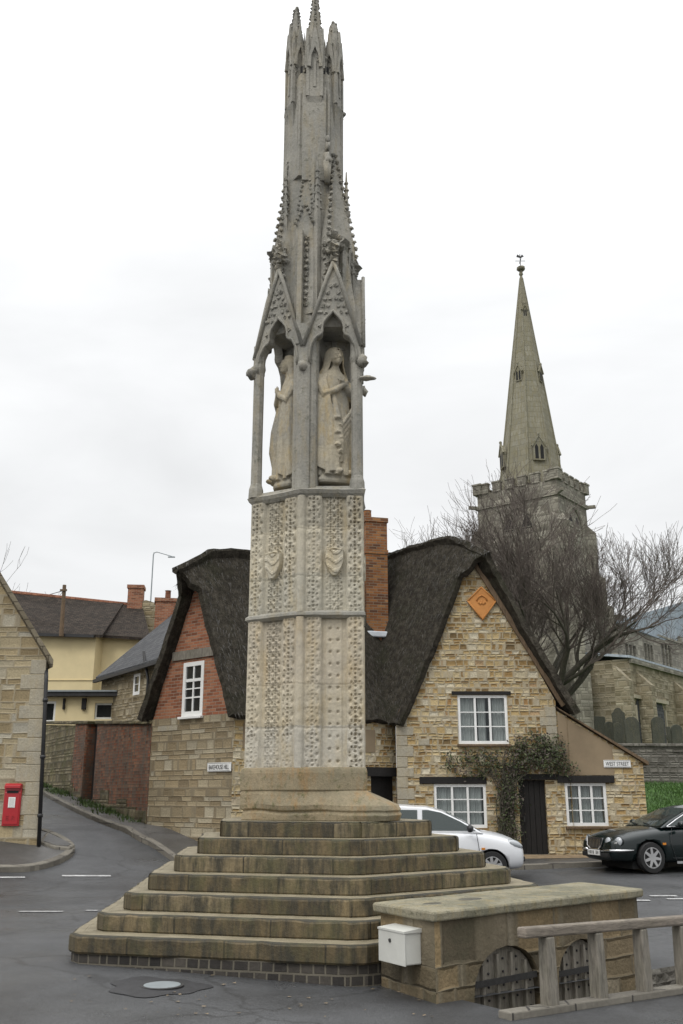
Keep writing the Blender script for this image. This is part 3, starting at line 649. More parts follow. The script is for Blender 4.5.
# left pavement round the corner house
kl2 = smooth_line([(-14, 17.6), (-9.5, 18.2)] + [(p.x, p.y) for p in (gp(0, 873), gp(28, 872.5), gp(50, 868), gp(69, 860), gp(77, 851), gp(66, 842), gp(46, 834))] + [(-6.85, 22.3), (-7.3, 22.6)], 2)
in2 = [(-14, 20.9), (-9.5, 20.95), (-7.5, 20.97), (-6.5, 20.98), (-6.4, 21.05), (-6.5, 21.2), (-6.75, 21.7), (-6.95, 22.1), (-7.3, 22.55)]
strip('pavement', kl2, in2, M['pave'], .10, 80, 6)
kerb('kerb', kl2, M['kerb'], .14, .115, 120, side=1)
# raised stone wedge at the corner of the pavement
wp = [ony(39, 843, 20.75), ony(57, 848.5, 20.2), ony(73, 848, 20.4), ony(62, 841, 21.7), ony(44, 833, 22.9)]
zt = .72
ws = thing('corner_step', (wp[1].x, wp[1].y, gz(wp[1].x, wp[1].y)), 'low wedge of kerb stones raised at the foot of the corner house drainpipe', 'stone step')
wq = [gp(px, py + 6) for px, py in ((39, 843), (55, 848.5), (69, 849.5), (74, 847), (60, 839.5), (46, 833))]; zs_ = [p.z for p in wq]
MB().loft([[(p.x, p.y, p.z - .1) for p in wq], [(p.x, p.y, p.z + .16) for p in wq]]).build('rim', M['kerb'], ws, bevel=.02)
c = sum(wq, V((0, 0, 0))) / len(wq)
MB().loft([[(c.x + (p.x - c.x) * .8, c.y + (p.y - c.y) * .8, p.z) for p in wq], [(c.x + (p.x - c.x) * .8, c.y + (p.y - c.y) * .8, p.z * .8 + c.z * .2 + .168) for p in wq]]).build('infill', M['pave'], ws)

# road markings
def dash(x0, x1, y0, w=.1):
    a, b = gp(x0, y0), gp(x1, y0); mb = MB(); n = 8
    d = (b - a); d.z = 0; q = V((-d.y, d.x, 0)).normalized() * w; o = []
    for i in range(n + 1):
        p = a.lerp(b, i / n)
        for k in (0, 1): r = p + q * k; o.append((r.x, r.y, gz(r.x, r.y) + .012))
    mb.add(o, [(2 * i, 2 * i + 1, 2 * i + 3, 2 * i + 2) for i in range(n)]).build('road_marking', M['paint'], kind='structure')
for a in ((62, 111, 877, .12), (18, 62, 912.5, .09), (85, 97, 911.5, .09), (629, 651, 901.5, .12), (651, 678, 897, .12), (668, 700, 900, .12), (-30, 25, 878.5, .1)): dash(*a)

# tar patch with small inspection cover
mc = gp(156, 987)
mh = thing('manhole_cover', mc, 'small pale metal cover set in a round dark tar patch', 'manhole cover')
pts = []
for k in range(40):
    a = 2 * PI * k / 40; r = 1 + .12 * math.sin(3 * a + 1) + .08 * math.sin(7 * a)
    x, y = mc.x + math.cos(a) * .44 * r, mc.y + math.sin(a) * .44 * r; pts.append((x, y, gz(x, y) + .006))
MB().poly(pts).build('tar_patch', M['tar'], mh)
MB().lathe((mc.x + .05, mc.y + .03, gz(mc.x, mc.y) + .003), [(.17, 0), (.17, .012), (.0, .014)], 28).build('cover', M['tin'], mh)
MB().lathe((mc.x + .05, mc.y + .03, gz(mc.x, mc.y) + .003), [(.20, 0), (.20, .010), (.175, .012), (.175, 0)], 28).build('frame_ring', M['iron'], mh)
# scattered litter leaves
lit = MB(); rnd = random.Random(5)
for k in range(60):
    px, py = rnd.uniform(70, 440), rnd.uniform(970, 1018)
    p = gp(px, py); s = rnd.uniform(.008, .028); a = rnd.random() * PI
    q = [V((p.x + s * math.cos(a + i * PI / 2), p.y + s * .7 * math.sin(a + i * PI / 2), gz(p.x, p.y) + .008 + .008 * rnd.random())) for i in range(4)]
    lit.add(q, [(0, 1, 2, 3)])
lit.build('leaf_litter', m_plain('fallen_leaf', (0.2, 0.15, 0.09), .8, .5, 30, 0), kind='stuff')

# ================================================================== stepped base
CB = (-0.50, 12.62)
def lv(k):                       # hexagon of level k (0 = lowest slab .. 6 = top)
    f = k / 6
    Lp = V((-2.84 + 1.37 * f, 10.62 + 1.33 * f)); Fp = V((.17 + .02 * f, 9.85 + 1.66 * f)); Rp = V((3.02 - 1.86 * f, 12.02 + .30 * f))
    B1 = V((2.6 - 2.0 * f, 14.9 - 1.2 * f)); B2 = V((-.6, 15.9 - 1.9 * f)); B3 = V((-3.05 + 1.45 * f, 13.5 - .15 * f))
    return [Lp, Fp, Rp, B1, B2, B3]
sb = thing('stepped_base', (CB[0], CB[1], gz(*CB)), 'seven mossy stone steps in tiers under the carved cross', 'stone steps')
def ringpts(poly, n=10, jit=0, seed=0, corner=.10):
    rnd = random.Random(seed); out = []
    for i in range(len(poly)):
        a, b = poly[i], poly[(i + 1) % len(poly)]; l = (b - a).length
        fr = [corner / l] + [k / n for k in range(1, n)] + [1 - corner / l]
        for f in fr:
            p = a.lerp(b, f); out.append(V((p.x + rnd.uniform(-jit, jit), p.y + rnd.uniform(-jit, jit), 0)))
    return out
z0 = .09
for k in range(7):
    P = lv(k); r = ringpts(P, 22, .010, k); zt = z0 + .18 * (k + 1); zb = z0 + .18 * k - (.004 if k else 0)
    rnd = random.Random(k + 50); zz = [rnd.uniform(-.012, .007) for _ in r]
    acc, nr = 0.0, []
    for i, p in enumerate(r):
        bk_ = random.Random(int((acc + k * 3.37) / 1.05) + 31 * k).uniform(-.016, .016); d_ = (V((p.x, p.y, 0)) - V((CB[0], CB[1], 0))).normalized()
        nr.append(p + d_ * bk_); acc += (r[(i + 1) % len(r)] - p).length
    r = nr
    cx, cy = CB
    def sc(p, s): return V((cx + (p.x - cx) * s, cy + (p.y - cy) * s, 0))
    rings = [[V((p.x, p.y, zb)) + V((0, 0, 0)) for p in [sc(q, .994) for q in r]],
             [V((p.x, p.y, zb + .02)) for p in r],
             [V((p.x, p.y, zt - .028 + zz[i])) for i, p in enumerate(r)],
             [V((p.x, p.y, zt - .008 + zz[i])) for i, p in enumerate([sc(q, .996) for q in r])],
             [V((p.x, p.y, zt)) for p in [sc(q, .985) for q in r]]]
    arc = [0.0]
    for i in range(len(r)): arc.append(arc[-1] + (r[(i + 1) % len(r)] - r[i]).length)
    rings += [[V((p.x, p.y, zt + .0005)) for p in [sc(q, .9845) for q in r]], [V((p.x, p.y, zt + .001)) for p in [sc(q, .80) for q in r]]]
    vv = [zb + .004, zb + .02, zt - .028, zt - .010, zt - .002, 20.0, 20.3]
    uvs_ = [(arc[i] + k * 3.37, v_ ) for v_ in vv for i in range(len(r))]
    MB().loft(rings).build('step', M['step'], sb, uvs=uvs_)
rr = ringpts([V((p.x + (CB[0] - p.x) * .012, p.y + (CB[1] - p.y) * .012)) for p in lv(0)], 8, .006, 99, .12)
MB().loft([[V((p.x, p.y, -.4)) for p in rr], [V((p.x, p.y, z0)) for p in rr]]).build('brick_course', M['blue_brick'], sb)

# ================================================================== carved cross
MX, MY = -0.53, 12.0
ax = V((MX + .17, MY + .63, 0)); S8 = .8
HEX = [V((0, 0)), V((.8, 0)), V((.8, .8)), V((.4, 1.493)), V((-.293, 1.093)), V((-.693, .4))]   # M, C, M, C, M, C
def hx(off=0.0, s=1.0):
    out = []
    for p in HEX:
        q = V((p.x + MX, p.y + MY, 0)); d = q - ax; l = d.length
        out.append(ax + d * ((l * s + off) / l))
    return out
def at_z(pts, z): return [V((p.x, p.y, z)) for p in pts]
cross = thing('carved_cross', (ax.x, ax.y, 1.35), 'tall carved grey stone cross with niches and crocketed spire on stepped base', 'monument')

# plinth: upper block and lumpy splayed foot
P = hx(.12); mb = MB()
mb.loft([at_z(hx(.06), 1.70), at_z(hx(.065), 1.91), at_z(hx(.058), 1.945), at_z(hx(.045), 1.978)])
mb.build('plinth_block', M['plinth'], cross, bevel=.015)
def foot_ring(z, off, wob, right):
    pts = []
    base = [ax + V((p.x - ax.x, p.y - ax.y, 0)) for p in hx(off)]
    n = 14
    for i in range(6):
        a, b = base[i], base[(i + 1) % 6]
        for k in range(n):
            p = a.lerp(b, k / n); d = (p - ax).normalized()
            e = max(0, (d.x * .93 + d.y * -.30)) ** 3 * right
            p = p + V((d.x, d.y, 0)) * (e + wob * noise.noise(V((p.x * 2.6, p.y * 2.6, z * 3))))
            zz = z + (wob * .5 * noise.noise(V((p.x * 2, p.y * 2, 7))) if 1.36 < z < 1.7 else 0)
            pts.append(V((p.x, p.y, zz)))
    return pts
MB().loft([foot_ring(1.352, .045, .03, .47), foot_ring(1.42, .055, .06, .49), foot_ring(1.455, .03, .05, .48), foot_ring(1.475, .065, .05, .47), foot_ring(1.53, .075, .06, .42), foot_ring(1.59, .06, .05, .28), foot_ring(1.65, .05, .03, .14), foot_ring(1.70, .04, .01, .02), foot_ring(1.715, .03, 0, .0)]).build('splayed_foot', M['plinth'], cross, smooth=False, bevel=.008)

# carved faces: relief height field over each half face
def cell(u, v, s):
    a = (u / s) % 1 - .5; b = (v / s) % 1 - .5; return a, b
def rosette(u, v, s, dp=.034, rel=.022):
    a, b = cell(u, v, s); hs_ = math.sin(math.floor(u / s) * 12.99 + math.floor(v / s) * 78.23 + s * 31) * 43758.5; hs_ -= math.floor(hs_); ro = (hs_ - .5) * .28
    a, b = a * math.cos(ro) - b * math.sin(ro) + (hs_ - .5) * .03, a * math.sin(ro) + b * math.cos(ro) + ((hs_ * 7) % 1 - .5) * .03
    r = math.hypot(a, b); th = math.atan2(b, a); dp *= .75 + .5 * ((hs_ * 13) % 1); rel *= .6 + .6 * ((hs_ * 5) % 1)
    h = rel * max(0, math.cos((r - .27) * 4.2)) * (.5 + .5 * math.cos(4 * th))
    for (hx_, hy_, hr) in ((0, 0, .13), (.31, 0, .10), (-.31, 0, .10), (0, .31, .10), (0, -.31, .10), (.44, .44, .12), (-.44, .44, .12), (.44, -.44, .12), (-.44, -.44, .12)):
        q = math.hypot(a - hx_, b - hy_) / hr
        if q < 1: h = min(h, -dp * (1 - q * q * q))
    return h
def relief(u, v, z, kind):
    er = .5 + .5 * noise.noise(V((u * 1.7 + kind * 9, z * 1.1, kind * 3.7))); er = max(.35, min(1, er * 1.3))
    if kind == 0 and z < 2.35: er *= .45
    h = .007 * noise.noise(V((u * 9, z * 9, kind))) - (.007 if min(abs(z - q + .01 * (kind % 2)) for q in (2.46, 3.0, 4.38, 5.02)) < .007 else 0)
    if u < .055: return h + .045 * math.sqrt(max(0, 1 - ((u) / .055) ** 2)) + .004
    if .085 < u < .245: return h + .012 + rosette(u - .085, v, .16) * er
    if .625 < u < .785: return h + .012 + rosette(u - .625, v, .16) * er
    if .27 < u < .60:
        d = -.05
        if .335 < u < .535:
            d += .012
            if kind == 1 and z < 3.85:
                a = (u - .335) / .2; b = (v / .15) % 1 - .5
                for c_ in (.25, .75):
                    q = math.hypot((a - c_) * .2, b * .15) / .022
                    if q < 1: d -= .03 * (1 - q * q)
            else: d += rosette(u - .335, v, .10, .04, .028) * er
        return h + d
    if u > .785: return h + .012 * (1 - (u - .785) / .015)
    return h
def face_panel(i, zlo, zhi, res, mb):
    H = [V((p.x + MX, p.y + MY, 0)) for p in HEX]; a, b = H[i], H[(i + 1) % 6]
    d = (b - a).normalized(); n = V((d.y, -d.x, 0)); ln = (b - a).length
    flip = i % 2 == 1; kind = {0: 1, 5: 0}.get(i, i + 2)
    nu = max(8, int(ln / res)); nv = int((zhi - zlo) / res); vs = []; o = []
    for j in range(nv + 1):
        z = zlo + (zhi - zlo) * j / nv
        for k in range(nu + 1):
            t = ln * k / nu; u = ln - t if flip else t
            h = relief(u, z - zlo, z, kind) if 0 < k < nu else (.04 if (u < .01) else 0.0)
            q = a + d * t + n * h
            if k in (0, nu): e = a if k == 0 else b; q = e + (e - ax).normalized() * (.047 if u < .01 else .010)
            vs.append(V((q.x, q.y, z)))
    fs = [(j * (nu + 1) + k, j * (nu + 1) + k + 1, (j + 1) * (nu + 1) + k + 1, (j + 1) * (nu + 1) + k) for j in range(nv) for k in range(nu)]
    mb.add(vs, fs)
for nm, zlo, zhi in (('lower_shaft', 1.97, 3.84), ('middle_shaft', 3.90, 5.47)):
    mb = MB()
    for i in range(6): face_panel(i, zlo, zhi, .0115 if i in (0, 5) else .03, mb)
    mb.build(nm, M['shaft'], cross, smooth=True)
# string courses
def course(name, z, hgt, o1, o2, mat, sag=0.0):
    mb = MB(); rings = []
    def dense(off, zz):
        r = []; H = hx(off)
        for i in range(6):
            a, b = H[i], H[(i + 1) % 6]
            for k in range(10):
                p = a.lerp(b, k / 10); rz = .008 * noise.noise(V((p.x * 5, p.y * 5, zz)))
                m = ax + (p - ax) * (1 - .03 * sag * math.sin(PI * k / 10)); r.append(V((m.x, m.y, zz + rz)))
        return r
    mb.loft([dense(.0, z), dense(o1, z + hgt * .35), dense(o2, z + hgt * .7), dense(.0, z + hgt)]).build(name, mat, cross, smooth=False)
course('string_course', 3.825, .10, .055, .05, M['upper'])
course('crowning_ledge', 5.455, .13, .05, .075, M['upper'], 1.0)
# shields on the two visible half faces
def shield(i, uc, zc, seed):
    H = [V((p.x + MX, p.y + MY, 0)) for p in HEX]; a, b = H[i], H[(i + 1) % 6]
    d = (b - a).normalized(); n = V((d.y, -d.x, 0)); ln = (b - a).length; t0 = ln - uc if i % 2 else uc
    mb = MB(); N1 = 22; vs = []; fs = []
    for j in range(N1 + 1):
        y = -.19 + .36 * j / N1; f = (y + .19) / .36
        w = .125 * (min(1, (f / .55)) ** .55 if f < .55 else 1)
        for k in range(N1 + 1):
            x = (2 * k / N1 - 1) * w; e = 1 - (x / max(w, 1e-3)) ** 2
            h = -.05 + (.075 + .018 * e if 0 < k < N1 and 0 < j < N1 else 0)
            if 0 < k < N1 and 0 < j < N1: h += .012 * (1 if math.sin(y * 52 + 2.0 * math.sin(x * 28 + 1) + seed) > .35 else 0)
            q = a + d * (t0 + x) + n * h; vs.append(V((q.x, q.y, zc + y)))
    fs = [(j * (N1 + 1) + k, j * (N1 + 1) + k + 1, (j + 1) * (N1 + 1) + k + 1, (j + 1) * (N1 + 1) + k) for j in range(N1) for k in range(N1)]
    mb.add(vs, fs).build('shield', M['shaft'], cross, smooth=False)
    mb2 = MB()
    for s_ in (-1, 1):
        mb2.tube([a + d * (t0 + s_ * .10) + n * .03 + V((0, 0, zc + .165)), a + d * (t0 + s_ * .05) + n * .0 + V((0, 0, zc + .185)), a + d * t0 + n * -.02 + V((0, 0, zc + .20))], .010, 6)
    mb2.build('shield_strap', M['shaft'], cross)
for i in range(6): shield(i, .435, 4.56, i)

# ---- niche stage
TZ0 = 5.575; TZ1 = 7.62
H = hx(-.03)
floor_ = MB().loft([at_z(hx(-.01), 5.55), at_z(hx(-.05), 5.62)]); floor_.build('niche_floor', M['upper'], cross)
for i in (1, 3, 5):            # slender corner pillars with bead, ring and broken stumps
    p = HEX[i]; q = V((p.x + MX, p.y + MY, 0)); d = (ax - q).normalized(); q = q + d * (.045 if i != 1 else .085)
    rot = math.atan2(d.y, d.x)
    mb = MB().loft([[V((q.x + r * math.cos(rot + PI / 4 + k * PI / 4), q.y + r * math.sin(rot + PI / 4 + k * PI / 4), z)) for k in range(8)] for r, z in ((.105, 5.55), (.10, 5.68), (.078, 5.76), (.074, 6.4), (.076, 7.1), (.075, 7.42), (.095, 7.50), (.085, 7.58), (.085, 7.85))])
    pl = mb.build('corner_pillar', M['upper'], cross, smooth=False)
    kb = MB().blob((q.x - d.x * .10, q.y - d.y * .10, 7.43), (.085, .085, .085), 7, i, .3)
    if i == 1: MB().blob((q.x - d.x * .13 + .04, q.y - d.y * .12, 7.16), (.12, .06, .035), 6, 4, .3).build('broken_bracket', M['upper'], pl, smooth=True)
    kb.build('carved_knob', M['upper'], pl, smooth=True)
for i in (0, 2, 4):            # piers from the core out to the middle of each face
    p = HEX[i]; q = V((p.x + MX, p.y + MY, 0)); d = (q - ax).normalized(); s_ = V((-d.y, d.x, 0)); L0 = (q - ax).length
    prof = [(-.13, 0), (-.12, L0 * .3), (-.12, L0 - .28), (-.17, L0 - .20), (-.17, L0 - .12), (-.145, L0 - .10), (-.165, L0 - .07), (-.13, L0 - .035), (-.085, L0 - .03), (-.095, L0 - .0), (-.06, L0 + .025), (0, L0 + .04)]
    prof = prof + [(-a, b) for a, b in prof[-2::-1]]
    MB().prism([ax + s_ * a + d * b + V((0, 0, 5.56)) for a, b in prof], (0, 0, 2.45)).build('niche_pier', M['upper'], cross)
    MB().blob(q + d * .05 + V((0, 0, 7.34)), (.06, .06, .075), 6, i, .3).build('carved_boss', M['upper'], cross, smooth=True)
# gabled canopy panels with cusped ogee openings
arch = [(-.27, 7.40), (-.275, 7.52), (-.255, 7.66), (-.20, 7.78), (-.135, 7.83), (-.125, 7.87), (-.13, 7.94), (-.105, 8.03), (-.06, 8.10), (-.02, 8.155), (0, 8.19)]
arch = arch + [(-a, b) for a, b in arch[-2::-1]]
for i in range(6):
    a_, b_ = hx(.0)[i], hx(.0)[(i + 1) % 6]; w = Wall((a_.x, a_.y), (b_.x, b_.y)); Lh = w.len
    cc = Lh * (.5 + (.015 if i % 2 == 0 else -.015)); sc = 1.13
    outl = [(.0, 7.40)] + [(cc + a * sc, z) for a, z in arch] + [(Lh, 7.40), (Lh - .01, 7.66)] + [(cc + (Lh - .01 - cc) * (1 - k / 9), 7.66 + 1.28 * k / 9) for k in range(1, 10)] + [(.01 + (cc - .01) * k / 9, 7.66 + 1.28 * k / 9) for k in range(8, -1, -1)]
    mb = wall_mesh(w, outl, thick=.13, out=.035)
    for r_ in range(9):
        for c_ in range(-6, 7):
            z = 7.86 + r_ * .105; t = cc + c_ * .075 + (.037 if r_ % 2 else 0)
            hw = (8.94 - z) / 1.28 * (Lh / 2) - .05; ar_ = .26 if z < 7.95 else .17 if z < 8.12 else .09 if z < 8.24 else 0
            if abs(t - cc) < hw and abs(t - cc) > ar_: mb.blob(w.p(t, z, .036), (.030, .030, .034), 5, r_ * 9 + c_, .45)
    g = mb.build('canopy_gable', M['upper'], cross)
    ed = MB(); ed.tube([w.p(.0, 7.66, .04), w.p(cc - .09, 8.72, .045), w.p(cc, 8.97, .05)], .030, 6); ed.tube([w.p(Lh, 7.66, .04), w.p(cc + .09, 8.72, .045), w.p(cc, 8.97, .05)], .030, 6)
    ed.tube([w.p(cc + a * sc * 1.07, z + .015, .035) for a, z in arch], .020, 5)
    ed.build('gable_moulding', M['upper'], g, smooth=True)
    fo2 = .04 if i in (0, 5) else -.10; fin = MB(); fin.blob(w.p(cc, 9.02, fo2), (.06, .06, .06), 7, i, .4); fin.blob(w.p(cc, 9.13, fo2), (.10, .09, .075), 8, i + 9, .5); fin.blob(w.p(cc + .02, 9.24, fo2 - .02), (.08, .08, .08), 7, i + 19, .45)
    fin.build('finial', M['upper'], g)
# vault over the niches
MB().loft([at_z(hx(-.12), 8.02), at_z(hx(-.10), 8.10), at_z(hx(-.10), 8.3), at_z(hx(-.28), 9.3)]).build('niche_vault', M['upper'], cross)

# ---- spire stages
bx_ = V((ax.x - .05, ax.y - .02, 0))
def crocket_edge(mb, a, b, n, size, out):
    a, b = V(a), V(b)
    for k in range(n):
        p = a.lerp(b, (k + .5) / n); mb.blob(p + V(out) * size * .5, (size, size, size * .85), 5, k, .35)
core = MB()
core.loft([[bx_ + V((math.cos(PI / 6 + k * PI / 3) * r, math.sin(PI / 6 + k * PI / 3) * r, z)) for k in range(6)] for r, z in ((.60, 8.2), (.56, 9.2), (.50, 10.0), (.47, 10.75), (.455, 11.0))])
core.build('spire_core', M['upper'], cross)
for i in range(6):             # tall crocketed gablets, one to each side
    p = HEX[i]; q = V((p.x + MX, p.y + MY, 0)); d = (q - ax).normalized(); s_ = V((-d.y, d.x, 0))
    corner = i % 2 == 1
    r0, hw, zt = (.60, .29, 11.1) if corner else (.55, .13, 10.95)
    mb = MB(); zb = 8.25
    if corner:
        # big steep gable buttress on the corners
        base = bx_ + d * r0
        f = [base + s_ * -hw + V((0, 0, zb)), base + s_ * hw + V((0, 0, zb)), base + s_ * hw * .93 + V((0, 0, 9.45)), base - d * .20 + V((0, 0, zt)), base + s_ * -hw * .93 + V((0, 0, 9.45))]
        mb.prism(f, -d * .34)
        mb.box(base + d * .02 + V((0, 0, 8.95)), (.07, .10, 1.1), math.atan2(d.y, d.x)); 
        for q in (-.75, -.45, .45, .75): mb.tube([base + d * .012 + s_ * hw * q + V((0, 0, 8.3)), base + d * .012 + s_ * hw * q * .95 + V((0, 0, 9.35))], .022, 5)
        for s2 in (-1, 1): crocket_edge(mb, base + s_ * s2 * hw * .93 + V((0, 0, 9.40)), base - d * .19 + V((0, 0, zt)), 15, .036, (s_ * s2 + d * .3))
        mb.blob(base - d * .1 + V((0, 0, 9.45)), (.10, .15, .10), 8, i, .5); mb.blob(base + d * .0 + V((0, 0, 9.36)), (.10, .18, .09), 8, i + 3, .5)
        rn = random.Random(i)
        for k in range(26): mb.blob(base + d * .005 + s_ * rn.uniform(-hw, hw) + V((0, 0, rn.uniform(8.4, 9.5))), rn.uniform(.03, .06), 5, k, .5)
        for s2 in (-1, 1):
            for k in range(9): mb.blob(base - d * rn.uniform(0, .1) + s_ * s2 * hw + V((0, 0, 8.4 + .115 * k)), rn.uniform(.03, .05), 5, k + i, .5)
        mb.build('spire_gablet', M['upper'], cross)
    else:
        base = bx_ + d * r0
        mb.prism([base + s_ * -hw + V((0, 0, 7.9)), base + s_ * hw + V((0, 0, 7.9)), base + s_ * hw - d * .03 + V((0, 0, 9.72)), base - d * .05 + V((0, 0, 10.05)), base + s_ * -hw - d * .03 + V((0, 0, 9.72))], -d * .3)
        mb.bar(base + d * .06 + s_ * -.03 + V((0, 0, 7.7)), base + d * .03 + s_ * -.03 + V((0, 0, 9.55)), .07, .09)
        mb.prism([base - d * .06 + s_ * -.10 + V((0, 0, 9.9)), base - d * .06 + s_ * .10 + V((0, 0, 9.9)), base - d * .12 + s_ * .075 + V((0, 0, 10.45)), base - d * .16 + V((0, 0, 10.98)), base - d * .12 + s_ * -.075 + V((0, 0, 10.45))], -d * .2)
        for s2 in (-1, 1):
            crocket_edge(mb, base + s_ * s2 * .10 - d * .07 + V((0, 0, 9.95)), base - d * .15 + V((0, 0, 10.95)), 12, .026, (s_ * s2))
            crocket_edge(mb, base + s_ * s2 * hw + V((0, 0, 9.68)), base - d * .04 + V((0, 0, 10.05)), 5, .026, (s_ * s2))
        for k in range(12): mb.blob(base + d * .0 + s_ * .05 + V((0, 0, 8.35 + .1 * k)), .032, 5, k + i, .5)
        mb.build('spire_pinnacle', M['upper'], cross)
# six small standing pinnacles in the angles, one broken
for k in range(6):
    a = k * PI / 3 + PI / 6 + .1; p = bx_ + V((math.cos(a) * .53, math.sin(a) * .53, 0)); mb = MB()
    mb.ngon((p.x, p.y, 0), .055, 4, 8.3, 9.9, .05, a); mb.ngon((p.x, p.y, 0), .05, 4, 9.9, 10.8, .01, a)
    ck = mb
    for j in range(6):
        for q in range(4): mb.blob((p.x + (.058 - .008 * j) * math.cos(a + q * PI / 2), p.y + (.058 - .008 * j) * math.sin(a + q * PI / 2), 9.95 + j * .13), .02, 4, j, .3)
    mb.build('angle_pinnacle', M['upper'], cross)
fp = ony(327, 165, 12.15); fb = MB().ngon((fp.x, fp.y, 0), .045, 5, fp.z - .32, fp.z + .05, .07); fb.blob((fp.x, fp.y, fp.z + .1), (.07, .07, .1), 6, 2, .4); fb.blob((fp.x + .015, fp.y, fp.z + .32), (.04, .04, .1), 6, 3, .4); fb.blob((fp.x + .01, fp.y, fp.z + .46), (.03, .03, .07), 5, 4, .4)
fb.build('broken_finial', M['upper'], cross, smooth=True)
# upper drum: smooth six sided shaft with corner rolls
tx = V((ax.x - .08, ax.y - .02, 0))
dr = MB()
dr.loft([[tx + V((math.cos(k * PI / 3 + .05) * r, math.sin(k * PI / 3 + .05) * r, z)) for k in range(6)] for r, z in ((.47, 10.6), (.455, 11.4), (.45, 12.35), (.43, 12.5))])
for k in range(6): dr.tube([tx + V((math.cos(k * PI / 3 + .05) * .445, math.sin(k * PI / 3 + .05) * .445, z)) for z in (10.7, 12.1)], .026, 6)
for k in range(3):              # flat buttress strips under the turrets
    a = -PI / 2 + k * 2 * PI / 3 + .05; p = tx + V((math.cos(a) * .36, math.sin(a) * .36, 11.35)); dr.box(p, (.16, .36, 1.7), a)
for k in range(6):
    for q in (-.17, .17):
        a = k * PI / 3 + PI / 6 + .05; d_ = V((math.cos(a), math.sin(a), 0)); s2 = V((-d_.y, d_.x, 0)); dr.tube([tx + d_ * .39 + s2 * q + V((0, 0, z)) for z in (10.7, 11.96)], .020, 5)
dr.build('upper_drum', M['upper'], cross, bevel=.01)
lg = MB()
for k in (2,):
    a = -PI / 2 + k * PI / 3 - PI / 6 + .05 + (PI / 6 if k == 2 else -PI / 6)
    p = tx + V((math.cos(a) * .37, math.sin(a) * .37, 12.02 + .04 * k)); lg.box(p, (.2, .46, .05), a); 
lg.build('upper_ledge', M['upper'], cross, bevel=.015)
# crown of crocketed turrets, the rear ones broken short
rn = random.Random(6)
for k in range(6):
    a = -PI / 2 + k * PI / 3 + .05; d = V((math.cos(a), math.sin(a), 0)); s_ = V((-d.y, d.x, 0)); p = tx + d * .345
    w_ = .118 if k == 0 else .108
    zb = 12.0; z1_ = [13.25, 13.30, 12.8, 12.6, 12.8, 13.42][k]
    mb = MB(); mb.loft([[p + d * x * q * w_ + s_ * y * q * w_ + V((0, 0, z)) for x, y in ((-1, -1), (1, -1), (1, 1), (-1, 1))] for q, z in ((.3, zb - .5), (.75, zb - .12), (1.05, zb), (1.0, zb + .35), (.95, z1_ - .45), (.80, z1_ - .1), (.62, z1_))])
    for (dd, ss) in ((d, s_), (s_, d), (-s_, d)):
        b0 = p + dd * w_ * .96
        mb.prism([b0 - ss * w_ + V((0, 0, z1_ - .72)), b0 - ss * w_ * .55 + V((0, 0, z1_ - .72)), b0 - ss * w_ * .45 + V((0, 0, z1_ - .50)), b0 + V((0, 0, z1_ - .34)), b0 + ss * w_ * .45 + V((0, 0, z1_ - .50)), b0 + ss * w_ * .55 + V((0, 0, z1_ - .72)), b0 + ss * w_ + V((0, 0, z1_ - .72)), b0 - dd * .02 + V((0, 0, z1_ + .16))], dd * .045)
        for q in (-1, 1):
            mb.box(b0 + ss * q * w_ * .9 + V((0, 0, (zb + z1_ - .3) / 2)), (.042, .042, z1_ - .3 - zb), a); mb.ngon((b0 + ss * q * w_ * .9)[:], .026, 4, z1_ - .3, z1_ + .02, .006, a)
        mb.box(b0 + V((0, 0, zb + .42)), (.04, .04, .5), a)
        for q in range(5): mb.blob(b0 + ss * rn.uniform(-w_, w_) + V((0, 0, zb + rn.uniform(.55, .95))), rn.uniform(.02, .035), 5, q, .5)
    tu = mb.build('turret', M['upper'], cross)
    zt = [14.02, 13.68, 0, 0, 0, 13.93][k]
    if zt:
        pn = MB(); f0 = w_ * .95
        pn.loft([[p + (d * x + s_ * y) * q + V((0, 0, z)) for x, y in ((-1, -.4), (-.4, -1), (.4, -1), (1, -.4), (1, .4), (.4, 1), (-.4, 1), (-1, .4))] for q, z in ((f0, z1_ - .12), (f0 * .62, z1_ + .3), (.04, zt - .08), (.03, zt))])
        n = int((zt - z1_) / .072)
        for j_ in range(n):
            z = z1_ + .02 + j_ * .072; f = f0 * .95 - (f0 * .95 - .035) * ((z - z1_) / (zt - z1_)) ** .8
            for (x, y) in ((-1, 0), (0, -1), (1, 0), (0, 1)): pn.blob(p + (d * x + s_ * y) * f + V((0, 0, z + .02 * rn.random())), .026, 5, j_ + k, .45)
        pn.blob(p + V((0, 0, zt - .01)), (.04, .04, .05), 6, k, .3)
        pn.build('turret_spirelet', M['upper'], tu)
    # parapet and stub shafts between neighbouring turrets
    MB().box(tx + V((math.cos(a + PI / 6) * .335, math.sin(a + PI / 6) * .335, 12.62)), (.05, .10, .16), a + PI / 6).build('dark_slot', M['dark'], cross)
    b_ = a + PI / 6; q = tx + V((math.cos(b_) * .27, math.sin(b_) * .27, 12.27))
    pp = MB().box(q, (.14, .22, .5), b_); c = tx + V((math.cos(b_) * .33, math.sin(b_) * .33, 0)); h = 12.86 + .09 * ((k * 5) % 3)
    pp.ngon((c.x, c.y, 0), .04, 6, 12.0, h, .03); pp.blob((c.x, c.y, h), (.045, .045, .04), 5, k, .4)
    for q in range(7): pp.blob((c.x + rn.uniform(-.07, .07), c.y + rn.uniform(-.04, .04), 12.35 + .05 * q), rn.uniform(.03, .05), 5, q, .5)
    pp.build('crown_parapet', M['upper'], cross)

